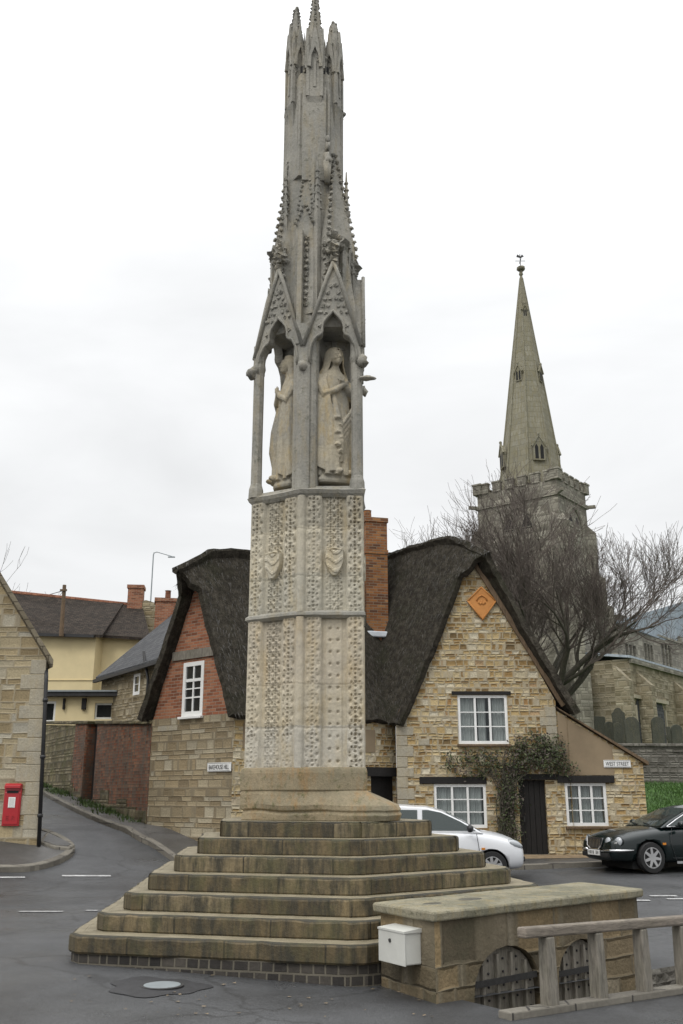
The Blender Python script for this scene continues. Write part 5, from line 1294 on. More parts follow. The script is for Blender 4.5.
# ================================================================== climbing shrub on the street gable
rnd = random.Random(11)
cl = thing('climbing_shrub', FW.p(f(505, 850)[0], .2, .15), 'dark evergreen climber trained round the cottage door and below the upper window', 'climber')
stm = MB(); lf = MB(); dry = MB()
base = FW.p(f(508, 850)[0], .15, .12)
def leafcard(mb, p, s):
    n = V((rnd.gauss(0, 1), rnd.gauss(-.6, 1), rnd.gauss(.3, .8))).normalized(); a = n.orthogonal().normalized(); b = n.cross(a); r = rnd.random() * PI
    a, b = a * math.cos(r) + b * math.sin(r), b * math.cos(r) - a * math.sin(r)
    mb.add([p - a * s, p + b * s * .5 + n * s * .15, p + a * s, p - b * s * .5 + n * s * .15], [(0, 1, 2, 3)])
areas = [(443, 512, 752, 776, 520, .20), (508, 566, 745, 772, 900, .34), (515, 560, 734, 752, 330, .26), (497, 520, 772, 846, 620, .20), (556, 574, 762, 774, 70, .12)]
for x0, x1, y0, y1, n, dep in areas:
    for k in range(int(n * 3.6)):
        px, py = rnd.uniform(x0, x1), rnd.uniform(y0, y1)
        e = min(px - x0, x1 - px) / (x1 - x0) * 2; e2 = min(py - y0, y1 - py) / (y1 - y0) * 2
        hole = noise.noise(V((px * .11, py * .11, 3)))
        px += rnd.gauss(0, 3.5); py += rnd.gauss(0, 3.0)
        if rnd.random() > (e * e2) ** .35 + .1 or hole < -.2: continue
        t, z = f(px, py); dp = (.04 + dep * rnd.random() * min(1, (e * e2) ** .5 + .2))
        leafcard(dry if (rnd.random() < .34) else lf, FW.p(t, z, dp), rnd.uniform(.022, .05))
for k in range(46):
    px, py = 506 + rnd.gauss(0, 3), 850; pts = []
    tx_, ty_ = (rnd.uniform(446, 566), rnd.uniform(742, 772)) if k % 2 else (rnd.uniform(499, 519), rnd.uniform(765, 800))
    for j in range(9):
        s_ = j / 8; x = px + (tx_ - px) * max(0, s_ - .55) / .45 + rnd.gauss(0, 1.3) + 3 * math.sin(s_ * 5 + k); y = 850 + (ty_ - 850) * min(1, s_ * 1.25)
        t, z = f(x, y); pts.append(FW.p(t, max(z, .12), .05 + .10 * rnd.random()))
    stm.tube(pts, [.018 * (1 - .7 * j / 8) for j in range(9)], 4)
stm.build('stem', M['bark'], cl); lf.build('foliage', M['leaf'], cl, norm=False); dry.build('dead_leaves', M['twig'], cl, norm=False)
# ================================================================== corner house on the left
HW = Wall((-14.2, 21.0), (-6.36, 21.0)); LEAN = .20
hs = thing('corner_house', (-8.5, 21.5, gz(-8, 21)), 'pale stone house with steep gable at the lane corner, post box in its wall', 'house')
t_e, z_e = HW.tz(44, 657); t_v, z_v = HW.tz(0, 583)
sl = (z_v - z_e) / (t_e - t_v); apx = HW.len - 4.0; apz = z_e + sl * (t_e - apx)
pbt0, pbt1, pbz0, pbz1 = HW.tz(4.5, 800)[0], HW.tz(21.5, 800)[0], HW.tz(13, 826)[1], HW.tz(13, 784)[1]
wall_mesh(HW, [(0, -.2), (HW.len + .03, -.2), (HW.len - LEAN, z_e), (apx, apz), (0, z_e)]).build('wall', M['corner_stone'], hs)
SW = Wall((-6.36, 21.0), (-9.7, 27.0)); MB().add([SW.p(0, -.2, 0), SW.p(SW.len, -.2), SW.p(SW.len, z_e) + V((-LEAN, 0, 0)), SW.p(0, z_e) + V((-LEAN, 0, 0))], [(0, 1, 2, 3)]).build('wall', M['corner_stone'], hs)
qn = MB(); z = .95; k = 0; rnd = random.Random(8)
while z < 4.3:
    h = rnd.uniform(.26, .4); l = .55 if k % 2 else .34; qn.box(HW.p(HW.len - l / 2 + .012 - LEAN * (z - .2) / (z_e - .2), z + h / 2, -.055), (l, .13, h - .012), 0); z += h; k += 1
qn.build('quoin', M['quoin'], hs, bevel=.012)
rf = MB(); dv = SW.d * 6.9
def slope(o): return [HW.p(apx, apz + .02 + o, .14), HW.p(HW.len + .02, z_e - .28 + o * 1.0, .14)]
a, b = slope(.04); a2, b2 = slope(.20)
rf.prism([a, b, b2, a2], (dv.x, dv.y, 0))
rf.prism([HW.p(apx, apz + .06, .14), HW.p(0 - .2, z_e - .28, .14), HW.p(-.2, z_e - .12, .14), HW.p(apx, apz + .22, .14)], (dv.x, dv.y, 0))
rf.build('roof', M['stone_tile'], hs)
dp = MB(); q0 = V((-6.31, 20.95, 0)); qz = lambda z: q0 + V((-LEAN * z / z_e, 0, z))
dp.tube([qz(.62), qz(z_e - .5), qz(z_e - .25) + V((-.04, .1, 0))], .042, 10)
for z in (1.2, 2.4, 3.6): dp.tube([qz(z), qz(z + .07)], .058, 10)
dp.build('drainpipe', M['black'], hs, smooth=True)
# wall post box
pb = thing('post_box', HW.p((pbt0 + pbt1) / 2, pbz0, .05), 'red wall post box let into the pale corner house gable', 'post box')
W_ = pbt1 - pbt0; c_ = (pbt0 + pbt1) / 2; hh = pbz1 - pbz0
MB().box(HW.p(c_, pbz0 + hh / 2, .0), (W_, .1, hh), 0).build('body', M['red'], pb, bevel=.01)
MB().box(HW.p(c_, pbz0 + hh * .42, .052), (W_ * .86, .02, hh * .76), 0).build('door', M['red'], pb, bevel=.006)
MB().prism([HW.p(c_ - W_ * .47, pbz1 - .09, .05), HW.p(c_ - W_ * .47, pbz1 - .09, .12), HW.p(c_ - W_ * .47, pbz1 - .035, .12), HW.p(c_ - W_ * .47, pbz1 + .015, .05)], (W_ * .94, 0, 0)).build('hood', M['red'], pb, bevel=.008)
MB().box(HW.p(c_, pbz1 - hh * .19, .056), (W_ * .66, .03, .045), 0).build('letter_slot', M['dark'], pb)
MB().box(HW.p(c_, pbz1 - hh * .14, .066), (W_ * .78, .03, .02), 0).build('slot_lip', M['red'], pb)
pl_ = MB().box(HW.p(c_, pbz1 - hh * .44, .066), (W_ * .40, .01, hh * .25), 0).build('collection_plate', M['sign'], pb)
tl = MB()
for k in range(5): tl.box(HW.p(c_, pbz1 - hh * .36 - k * .04, .0725), (W_ * .30, .002, .008), 0)
tl.build('notice_lines', M['greywood'], pl_)
text_mesh('E R', HW, c_, pbz0 + hh * .20, W_ * .55, hh * .10, .068, pb, 'red', .012, 'cypher')

# ================================================================== garden wall up the lane
gw = thing('garden_wall', GA.p(GA.len * .5, gz(-8, 30)), 'old red brick and stone garden wall climbing the lane beside the cottage', 'wall')
td0, td1 = GA.tz(85, 770)[0], GA.tz(94.5, 770)[0]; tm = GA.tz(72, 770)[0]
def gtop(t): return GA.tz(44, 724)[1] + (GA.tz(143, 726)[1] - GA.tz(44, 724)[1]) * (t / GA.len)
def bas(t): q = GA.p(t, 0); return gz(q.x, q.y) - .1
def seg(name, t0, t1, mat, dz=0, zb=0):
    n = 8; up = [(t0 + (t1 - t0) * k / n, gtop(t0 + (t1 - t0) * k / n) + dz + .02 * math.sin(k * 1.7)) for k in range(n + 1)]
    dn_ = [(t0 + (t1 - t0) * k / n, bas(t0 + (t1 - t0) * k / n) + zb) for k in range(n + 1)]
    return wall_mesh(GA, dn_ + up[::-1], (), 0, thick=.38).build(name, M[mat], gw)
seg('stone_stretch', 0, tm, 'garden_stone', -.05); seg('brick_stretch', tm, td0, 'old_brick', .0); seg('brick_stretch', td1, GA.len, 'old_brick', .0)
# rough stone footing under the brick
fo = MB()
for t0, t1 in ((tm, td0), (td1, GA.len)):
    n = 6
    for k in range(n):
        a, b = t0 + (t1 - t0) * k / n, t0 + (t1 - t0) * (k + 1) / n; h = .5 + .16 * math.sin(a * 3.1)
        fo.box(GA.p((a + b) / 2, bas((a + b) / 2) + h / 2, -.15), (b - a, .34, h), GA.rz())
fo.build('stone_footing', M['garden_stone'], gw)
cpn = MB()
for t0, t1 in ((0, td0 + .1), (td1 - .1, GA.len)):
    cpn.bar(GA.p(t0, gtop(t0) + .05, -.19), GA.p(t1, gtop(t1) + .05, -.19), .50, .10)
cpn.build('coping', M['garden_stone'], gw, bevel=.02)
q = (td0 + td1) / 2
MB().box(GA.p(q, (bas(q) + gtop(q)) / 2, -.26), (td1 - td0 + .02, .05, gtop(q) - bas(q)), GA.rz()).build('gate', M['black'], gw)
MB().box(GA.p(td0 - .06, (bas(q) + gtop(q)) / 2, -.15), (.12, .42, gtop(q) - bas(q) + .0), GA.rz()).build('gate_pier', M['old_brick'], gw)
# weeds along the foot of the wall
wd = MB(); rnd = random.Random(21)
for k in range(2600):
    t = rnd.uniform(0, GA.len * .98); o = abs(rnd.gauss(0, .22)) + .02
    dens = .9 if t < tm or td1 < t < td1 + 3 else .25
    if rnd.random() > dens or noise.noise(V((t * .9, 2, 0))) < -.2: continue
    p = GA.p(t, 0, o); p.z = gz(p.x, p.y) + .10; a = rnd.random() * PI; l = rnd.uniform(.04, .14); d = V((math.cos(a), math.sin(a), 0)) * .02
    wd.add([p - d, p + d, p + V((rnd.gauss(0, .04), rnd.gauss(0, .04), l))], [(0, 1, 2)])
wd.build('verge_weeds', M['moss_leaf'], kind='stuff', norm=False)

# ================================================================== yellow house and its neighbours up the hill
yh = thing('yellow_house', (-12, 43, gz(-12, 43)), 'pale yellow rendered house with dark tiled roof beyond the garden wall', 'house')
YY = 42.0
e0 = ony(20, 632, YY); e1_ = ony(96, 637.5, YY); e2 = ony(103, 638, YY - .6 + 1.2); e3 = ony(141, 641, YY + .6)
yb = ony(60, 740, YY).z
w1_ = Wall((e0.x - 6, YY), (e1_.x, YY)); wall_mesh(w1_, [(0, 1.5), (w1_.len, 1.5), (w1_.len, e1_.z + .1), (0, e0.z + .1)]).build('wall', M['yellow'], yh)
w2_ = Wall((e1_.x, YY), (e2.x, YY + .6)); wall_mesh(w2_, [(0, 1.5), (w2_.len, 1.5), (w2_.len, e2.z + .1), (0, e1_.z + .1)]).build('wall', M['yellow'], yh)
w3_ = Wall((e2.x, YY + .6), (e3.x + .3, YY + .6)); wall_mesh(w3_, [(0, 1.5), (w3_.len, 1.5), (w3_.len, e3.z + .1), (0, e2.z + .1)]).build('wall', M['yellow'], yh)
band = MB(); b0 = ony(44, 680, YY - .02); b1 = ony(95, 680, YY - .02); band.bar(b0, b1, .04, .03); band.build('plinth_line', M['yellow'], yh)
r0 = ony(15, 596, YY + 3.4); r1 = ony(140, 609, YY + 3.4)
rm = MB()
def roofq(a, b, c, d, t=.12): rm.prism([a, b, c, d], (0, 0, t))
up_ = V((0, 0, 0))
dl = (r1 - r0).normalized()
r0x = r0 - dl * 5
roofq(V((e0.x - 6.2, YY - .3, e0.z - .0)), V((e1_.x + .35, YY - .3, e1_.z - .05)), V((e1_.x + .35, YY + 3.4, r1.z - (r1.z - r0.z) * 0 + (r0.z - r1.z) * .32)), V((r0x.x, YY + 3.4, r0x.z)))
roofq(V((e1_.x - .4, YY + .2, e2.z + .0)), V((e3.x + .5, YY + .2, e3.z - .05)), V((r1.x + .1, YY + 3.4, r1.z + .03)), V((e1_.x - .4, YY + 3.4, r1.z + .03 + (r0.z - r1.z) * .36)))
rm.build('roof', M['tile'], yh)
rdg = MB(); rdg.tube([r0x + V((0, 0, .13)), r1 + V((0, 0, .13))], .13, 8); rdg.build('ridge_tiles', M['red_tile'], yh)
MB().bar(V((e0.x - 6, YY - .35, e0.z + .02)), V((e1_.x, YY - .35, e1_.z)), .12, .12).build('gutter', M['black'], yh)
# stone gable end, chimney
gq = [ony(139, 642, 45.0), ony(141, 612, 45.0), ony(156, 604, 45.0), ony(160, 640, 45.0)]
MB().prism([ony(136, 660, 45.1), ony(139, 602, 45.1), ony(146, 600, 45.1), ony(166, 606, 45.1), ony(166, 660, 45.1)], (0, .5, 0)).build('stone_gable', M['slate_stone'], yh)
cc_ = ony(136, 597, 45.4); c2 = MB().box((cc_.x, 45.4, cc_.z - .3), (.72, .72, 1.5), .1); c2.box((cc_.x, 45.4, cc_.z + .45), (.82, .82, .16), .1); c2.build('chimney', M['red_brick'], yh)
# flat roofed extension
EY = 37.0
xa, xb = ony(30, 700, EY), ony(118, 700, EY); ztop = ony(80, 697, EY).z
ew = Wall((xa.x - 2, EY), (xb.x, EY))
h1_ = [ew.tz(38, 705)[0], ew.tz(56, 705)[0], ew.tz(50, 716)[1] - .25, ew.tz(50, 701)[1]]
h2_ = [ew.tz(95, 705)[0], ew.tz(117, 705)[0], ew.tz(105, 716)[1] - .12, ew.tz(105, 703)[1]]
wall_mesh(ew, [(0, 1.2), (ew.len, 1.2), (ew.len, ztop), (0, ztop)], [rect(*h1_), rect(*h2_)], .12).build('extension_wall', M['yellow'], yh)
window(ew, *h1_, yh, 1, 1, curtain=False, fw=.09, paneM='darkglass'); window(ew, *h2_, yh, 1, 1, curtain=False, fw=.07, paneM='darkglass', mat='offwhite')
MB().box(((xa.x - 2 + xb.x) / 2, EY + 2.2, ztop + .12), (xb.x - xa.x + 2.3, 5.0, .22)).build('flat_roof', M['black'], yh)
MB().bar(V((xa.x - 2, EY - .32, ztop + .2)), V((xb.x, EY - .32, ztop + .2)), .05, .06).build('fascia_trim', M['tin'], yh)
for px in (64.5, 84.5):
    t, z = ew.tz(px, 704); lm = MB().box(ew.p(t, z, .06), (.07 if px < 70 else .16, .12, .42), 0); lm.build('wall_fitting', M['blackwood'], yh)

# slate roofed stone house facing the lane
sh = thing('slate_house', (-8, 37, gz(-8, 37)), 'stone house with grey slate roof and small white window behind the cottage', 'house')
SA = Wall((-9.55, 38.0), (-6.15, 33.4))
ezl = SA.tz(103, 680)[1]; ezr = SA.tz(166, 661)[1]
sw = [SA.tz(133, 690)[0], SA.tz(139.5, 690)[0], SA.tz(136, 695)[1], SA.tz(136, 674)[1]]
sw2 = [SA.tz(158, 690)[0], SA.tz(163, 690)[0], SA.tz(160, 692)[1], SA.tz(160, 668)[1]]
wall_mesh(SA, [(0, .4), (SA.len + 2.9, .4), (SA.len + 2.9, ezr + (ezr - ezl) * 2.9 / SA.len - .02), (0, ezl)], [rect(*sw), rect(*sw2)], .12).build('wall', M['slate_stone'], sh)
window(SA, *sw, sh, 1, 2, out=.0, curtain=False, fw=.11, paneM='darkglass'); window(SA, *sw2, sh, 1, 2, out=-.04, curtain=False, fw=.05, paneM='darkglass', mat='blackwood')
bk = V((4.6, 3.4, 0)).normalized()
ra_, rb_ = SA.p(-.15, ezl, .2), SA.p(SA.len + 3.0, ezr + (ezr - ezl) * 3.0 / SA.len, .2)
rise = 3.0
rt = ony(177, 613, 41.0)
v1 = V((rt.x, rt.y, rt.z)); v2 = v1 + (rb_ - ra_) * 1.0
GE = Wall((rb_.x - .1, rb_.y + .1), (v2.x, v2.y)); wall_mesh(GE, [(0, .4), (GE.len, .4), (GE.len, v2.z - .05), (0, rb_.z - .1)]).build('wall', M['slate_stone'], sh)
MB().prism([ra_, rb_, v2, v1], (0, 0, .12)).build('roof', M['slate'], sh)
MB().bar(ra_ + V((0, 0, -.05)) + SA.n * .06, rb_ + V((0, 0, -.05)) + SA.n * .06, .13, .12).build('gutter', M['black'], sh)
wall_mesh(Wall((v1.x, v1.y + .0), (-9.55, 38.0)), [(0, 1), (Wall((v1.x, v1.y), (-9.55, 38)).len, 1), (Wall((v1.x, v1.y), (-9.55, 38)).len, ezl), (0, v1.z)]).build('wall', M['slate_stone'], sh)
td = SA.tz(149.5, 690)[0]; dz0 = SA.tz(149, 705)[1]; dz1 = SA.tz(149, 672)[1]
MB().tube([SA.p(td, 1.5, .08), SA.p(td, dz1 - .3, .08), SA.p(td - .05, dz1, .12), SA.p(td - .25, dz1 + .25, .1), SA.p(td - .25, dz1 + .75, .2)], .055, 8).build('drainpipe', M['black'], sh, smooth=True)
chq = ony(166, 612, 41.2)
c3 = MB().box((chq.x, 41.2, chq.z - .4), (.95, .8, 1.9), .2); c3.box((chq.x, 41.2, chq.z + .47), (1.05, .9, .16), .2)
c3o = c3.build('chimney', M['red_brick'], sh)
MB().lathe((chq.x + .05, 41.2, chq.z + .5), [(.13, 0), (.12, .42), (.15, .45), (.1, .45), (.1, .2)], 10).build('chimney_pot', M['red_tile'], c3o)

# poles on the skyline
p0 = ony(64.5, 585, 41.5); pz = ony(64.5, 634, 41.5)
po = thing('utility_pole', (p0.x, 41.5, pz.z), 'brown wooden pole rising against the roof of the yellow house', 'utility pole')
MB().tube([(p0.x + .05, 41.5, pz.z - .1), (p0.x, 41.5, p0.z)], [.10, .08], 10).build('shaft', M['brownwood'], po)
wl = ony(18, 590, 60); MB().tube([(p0.x, 41.5, p0.z - .25), ((p0.x + wl.x) / 2, 51, (p0.z + wl.z) / 2 - .5), (wl.x - 8, 62, wl.z)], .018, 4).build('overhead_wire', M['black'], po)
MB().box((p0.x, 41.42, p0.z - .25), (.3, .08, .08)).build('crossarm', M['brownwood'], po)
a0, a1, a2 = ony(153.5, 553, 48), ony(157, 552, 48), ony(172.5, 556.5, 48)
la = thing('lamp_post', (a0.x, 48, gz(a0.x, 48)), 'thin grey lamp post with bent arm rising behind the chimneys', 'lamp post')
MB().tube([(a0.x, 48, 2), (a0.x, 48, a0.z - .1), (a0.x + .03, 48, a0.z)], [.05, .03, .028], 8).build('column', M['tin'], la)
MB().tube([a0, a1, a2], [.028, .024, .022], 6).build('arm', M['tin'], la)
MB().box(a2 + V((-.05, 0, -.03)), (.36, .10, .05)).build('lamp_head', M['tin'], la)

# ================================================================== church
TC = ony(556, 468, 60.0)           # nearest top corner of the tower
TW = 6.0; ta = math.radians(38)
dl_ = V((-math.cos(ta), math.sin(ta), 0)); dr2 = V((math.sin(ta), math.cos(ta), 0))
dl_ *= 1.0
WL, WR = 6.1, 4.5
cor = V((TC.x, TC.y, 0)); tz = TC.z
cen = cor + dl_ * WL / 2 + dr2 * WR / 2
ch_ = thing('church', (cen.x, cen.y, 3.3), 'grey stone church with battlemented tower and tall broach spire above the roofs', 'church')
def tq_(f, z, off=0): 
    q = [cor, cor + dr2 * WR, cor + dr2 * WR + dl_ * WL, cor + dl_ * WL]; return [V((cen.x + (p.x - cen.x) * f, cen.y + (p.y - cen.y) * f, z)) for p in q]
ptz = tz - .75
MB().loft([tq_(1.12, 2.5), tq_(1.12, 9), tq_(1.06, 9.3), tq_(1.06, tz - 6.5), tq_(1.02, tz - 6.2), tq_(1.0, tz - 1.9), tq_(1.05, tz - 1.85), tq_(1.05, tz - 1.6), tq_(1.0, tz - 1.55), tq_(1.0, ptz)]).build('tower', M['church'], ch_)
mer = MB(); ang = math.atan2(dr2.y, dr2.x)
q = tq_(.97, 0)
for i in range(4):
    a, b = q[i], q[(i + 1) % 4]; n = 5 if i % 2 == 0 else 6; l = (b - a).length
    for k in range(n):
        p = a.lerp(b, (k + .5) / n)
        if True: mer.box((p.x, p.y, ptz + .32), (l / n * .62, .32, .66), math.atan2((b - a).y, (b - a).x)); mer.box((p.x, p.y, ptz + .69), (l / n * .70, .42, .10), math.atan2((b - a).y, (b - a).x))
for p in q: mer.box((p.x, p.y, ptz + .32), (.62, .62, .68), ang); mer.box((p.x, p.y, ptz + .70), (.72, .72, .12), ang)
mer.build('battlement', M['church'], ch_)
for p in (cor, cor + dl_ * WL, cor + dr2 * WR):
    d = (p - cen).normalized(); d.z = 0; bt = MB()
    for zt, r in ((9.5, 1.7), (14.5, 1.25), (tz - 6.2, .85), (tz - 3.0, .45)): bt.prism([p - d * .3 + V((-d.y, d.x, 0)) * .45 + V((0, 0, 2.5)), p + d * r + V((-d.y, d.x, 0)) * .45 + V((0, 0, 2.5)), p + d * r + V((-d.y, d.x, 0)) * .45 + V((0, 0, zt - .7)), p - d * .3 + V((-d.y, d.x, 0)) * .45 + V((0, 0, zt))], V((d.y, -d.x, 0)) * .9)
    bt.build('buttress', M['church'], ch_)
for p in (cor + dl_ * WL, cor + dr2 * WR, cor): 
    d = (p - cen).normalized(); go_ = MB(); go_.bar(p + V((0, 0, tz - 1.7)), p + d * .65 + V((0, 0, tz - 1.65)), .2, .22); go_.build('gargoyle', M['church'], ch_)
# belfry openings on the two visible faces
for (o, d, wd_) in ((cor, dl_, WL), (cor, dr2, WR)):
    nn = V((d.y, -d.x, 0)); 
    if nn.y > 0: nn = -nn
    b = MB()
    for s_ in (-.11, .11):
        c = o + d * wd_ * (.5 + s_); w2 = .38; z0_, z1_ = tz - 6.0, tz - 3.6
        b.prism([c + d * x + nn * .02 + V((0, 0, z)) for x, z in ((-w2, z0_), (w2, z0_), (w2, z1_), (w2 * .55, z1_ + .5), (0, z1_ + .8), (-w2 * .55, z1_ + .5), (-w2, z1_))], -nn * .1)
    bo = b.build('belfry_opening', M['dark'], ch_)
    h = MB(); c = o + d * wd_ * .5
    h.tube([c + d * x + nn * .05 + V((0, 0, z)) for x, z in ((-1.25, tz - 3.7), (-1.05, tz - 2.9), (-.4, tz - 2.35), (0, tz - 2.2), (.4, tz - 2.35), (1.05, tz - 2.9), (1.25, tz - 3.7))], .10, 5)
    for s_ in (-1.2, 0, 1.2): h.tube([c + d * s_ + nn * .05 + V((0, 0, z)) for z in (tz - 6.0, tz - 3.5)], .09, 5)
    for k in range(6): 
        for s_ in (-.11, .11): h.bar(o + d * (wd_ * (.5 + s_) - .36) + nn * .03 + V((0, 0, tz - 5.8 + k * .42)), o + d * (wd_ * (.5 + s_) + .36) + nn * .03 + V((0, 0, tz - 5.8 + k * .42)), .1, .05)
    h.build('tracery', M['church'], bo)
# spire
SY = cen.y
tip = ony(521, 274, SY); sc_ = V((tip.x, SY, 0)); sb_ = tz - .6
scx = V((cen.x + .05, cen.y, 0)); R8 = 2.26
def oct_(r, z, f): c = scx.lerp(sc_, f); return [V((c.x + r * math.cos(PI / 8 + ang + k * PI / 4), c.y + r * math.sin(PI / 8 + ang + k * PI / 4), z)) for k in range(8)]
MB().loft([oct_(R8 * (1 - f) + .07 * f, sb_ + (tip.z - sb_) * f, f) for f in (0, .2, .4, .6, .8, 1)]).build('spire', M['spire'], ch_)
sr = MB()
for k in range(8): sr.tube([oct_((R8 * (1 - f) + .07 * f) * 1.005, sb_ + (tip.z - sb_) * f, f)[k] for f in (0, .5, .98)], [.09, .07, .03], 5)
sr.build('angle_roll', M['spire'], ch_)
tp = MB(); tp.blob((tip.x, SY, tip.z + .0), (.16, .16, .2), 7, 1, .1); tp.blob((tip.x, SY, tip.z + .42), (.34, .34, .16), 7, 2, .3); tp.ngon((tip.x, SY, 0), .12, 8, tip.z, tip.z + .4)
tp.build('capstone', M['spire'], ch_, smooth=True)
wvz = tip.z + .5
wv = thing('weather_vane', (tip.x, SY, wvz), 'thin iron weather vane standing on the tip of the church spire', 'weather vane')
MB().tube([(tip.x, SY, wvz), (tip.x, SY, wvz + 1.2)], .03, 5).build('rod', M['iron'], wv)
MB().tube([(tip.x - .38, SY, wvz + .62), (tip.x + .38, SY, wvz + .62)], .025, 4).tube([(tip.x, SY - .38, wvz + .62), (tip.x, SY + .38, wvz + .62)], .025, 4).build('arms', M['iron'], wv)
MB().prism([(tip.x - .28, SY, wvz + .98), (tip.x + .05, SY, wvz + .88), (tip.x + .3, SY, wvz + 1.03), (tip.x + .16, SY, wvz + 1.2), (tip.x + .05, SY, wvz + 1.02), (tip.x - .2, SY, wvz + 1.2)], (0, .03, 0)).build('cockerel', M['iron'], wv)
# lucarnes
def lucarne(f, k, hgt, wd_, name='lucarne'):
    c = scx.lerp(sc_, f); r = (R8 * (1 - f)) * math.cos(PI / 8); z = sb_ + (tip.z - sb_) * f
    a = ang + k * PI / 4; d = V((math.cos(a), math.sin(a), 0)); s_ = V((-d.y, d.x, 0)); p = c + d * (r - .05)
    m = MB(); th_ = .32 * wd_ / .5
    m.prism([p + s_ * x + V((0, 0, z + y)) for x, y in ((-wd_, 0), (wd_, 0), (wd_, hgt * .66), (0, hgt), (-wd_, hgt * .66))], d * th_)
    for s2 in (-1, 1): m.bar(p + d * th_ + s_ * s2 * (wd_ + .1) + V((0, 0, z + hgt * .58)), p + d * th_ + V((0, 0, z + hgt + .12)), .12, .12)
    m.blob(p + d * th_ + V((0, 0, z + hgt + .2)), (.1, .1, .14), 5, 1, .2)
    lo = m.build(name, M['spire'], ch_)
    dk = MB()
    for s2 in (-.45, .45): dk.prism([p + d * (th_ + .012) + s_ * (s2 * wd_ + x * wd_) + V((0, 0, z + y * hgt)) for x, y in ((-.28, .06), (.28, .06), (.28, .55), (0, .68), (-.28, .55))], -d * .03)
    dk.build('opening', M['dark'], lo)
kf = round((-PI / 2 - ang) / (PI / 4))
lucarne(.10, kf, 1.75, .42); lucarne(.10, kf + 2, 1.75, .42); lucarne(.10, kf - 2, 1.75, .42)
lucarne(.47, kf + 1, 1.2, .24); lucarne(.47, kf - 1, 1.2, .24); lucarne(.47, kf + 3, 1.2, .24); lucarne(.78, kf, .9, .16)
# nave clerestory, aisle and lead roof running back from the tower
na = cor + dr2 * 1.2 + dl_ * -.25
NW = Wall(((na).x, (na).y), ((na + dr2 * 26).x, (na + dr2 * 26).y))
def nw(px, py, o=0): return NW.tz(px, py, o)
nzt = nw(609, 619)[1]; nst = nw(606, 668)[1]
NL = nw(683, 640)[0]
wins = []
for (p0_, p1_) in ((625, 636), (644, 653), (661, 671)):
    a, b = nw(p0_, 650)[0], nw(p1_, 650)[0]; zt, zb = nw(p0_, 640)[1], nw(p0_, 664)[1]; wins.append((a, b, zb, zt))
wall_mesh(NW, [(0, nst - 1.0), (NL + 6, nst - 1.0), (NL + 6, nzt), (0, nzt)], [rect(*w_) for w_ in wins], .3).build('clerestory', M['church'], ch_)
for (a, b, zb, zt) in wins:
    fr = MB(); 
    for k in range(4): t = a + (b - a) * k / 3; fr.box(NW.p(t, (zb + zt) / 2, -.08), (.13, .2, zt - zb), NW.rz())
    fr.box(NW.p((a + b) / 2, zt - .1, -.08), (b - a, .2, .25), NW.rz())
    fo_ = fr.build('window', M['church'], ch_)
    MB().box(NW.p((a + b) / 2, (zb + zt) / 2, -.22), (b - a, .02, zt - zb), NW.rz()).build('pane', M['darkglass'], fo_)
pm = MB()
n = 22
for k in range(n):
    if k % 2 == 0: pm.box(NW.p((k + .5) * (NL + 6) / n, nzt + .32, -.2), ((NL + 6) / n, .35, .62), NW.rz())
pm.box(NW.p((NL + 6) / 2, nzt + .05, -.15), (NL + 6, .5, .14), NW.rz()); pm.box(NW.p((NL + 6) / 2, nst + .12, .1), (NL + 6, .5, .25), NW.rz())
pm.build('parapet', M['church'], ch_)
# lead roof rising behind the parapet
r_a, r_b = ony(617, 622, NW.p(NL * .1, 0).y + 2.5), ony(690, 601, NW.p(NL * .8, 0).y + 4.5)
b_a, b_b = NW.p(.3, nzt - .1, -.5), NW.p(NL + 8, nzt - .1, -.5)
MB().prism([b_a, b_b, V((r_b.x + 5, r_b.y + 4, r_b.z + 1.2)), r_b, r_a], (0, 0, .1)).build('lead_roof', M['lead'], ch_)
# aisle in front
AO = 3.4
aw0, aw1, awb, awt = nw(637, 720, AO)[0], nw(664, 720, AO)[0], nw(650, 745, AO)[1], nw(650, 703, AO)[1]
AL = Wall((NW.p(-.6, 0, AO).x, NW.p(-.6, 0, AO).y), (NW.p(NL + 6, 0, AO).x, NW.p(NL + 6, 0, AO).y))
asl = nst - .15
wall_mesh(AL, [(0, 2.4), (AL.len, 2.4), (AL.len, asl), (0, asl)]).build('aisle_wall', M['church_pale'], ch_)
AE = Wall((NW.p(-.6, 0, 0).x, NW.p(-.6, 0, 0).y), (AL.p(0, 0).x, AL.p(0, 0).y)); wall_mesh(AE, [(0, 2.4), (AE.len, 2.4), (AE.len, asl), (0, asl)]).build('aisle_wall', M['church_pale'], ch_)
MB().prism([AL.p(-.2, asl + .02, .15), AL.p(AL.len, asl + .02, .15), NW.p(NL + 6, asl + .55, .0), NW.p(-.8, asl + .55, .0)], (0, 0, .15)).build('aisle_roof', M['lead'], ch_)
MB().box(AL.p(AL.len / 2, asl - .12, .06), (AL.len, .3, .3), AL.rz()).build('aisle_cornice', M['church'], ch_)
lanc = MB(); n0, n1 = AL.tz(636, 720)[0], AL.tz(665, 720)[0]; zb_, zt_ = 2.9, AL.tz(650, 708)[1]
for k in range(3):
    a = n0 + (n1 - n0) * (k + .08) / 3; b = n0 + (n1 - n0) * (k + .92) / 3; c = (a + b) / 2
    lanc.prism([AL.p(t, z, .03) for t, z in ((a, zb_), (b, zb_), (b, zt_), ((b + c) / 2 + .08, zt_ + .45), (c, zt_ + .7), ((a + c) / 2 - .08, zt_ + .45), (a, zt_))], -AL.n * .1)
lanc.build('aisle_window', M['slate'], ch_)
hd = MB(); zh = AL.tz(650, 700)[1]; hd.box(AL.p((n0 + n1) / 2, zh, .1), (n1 - n0 + .8, .25, .22), AL.rz())
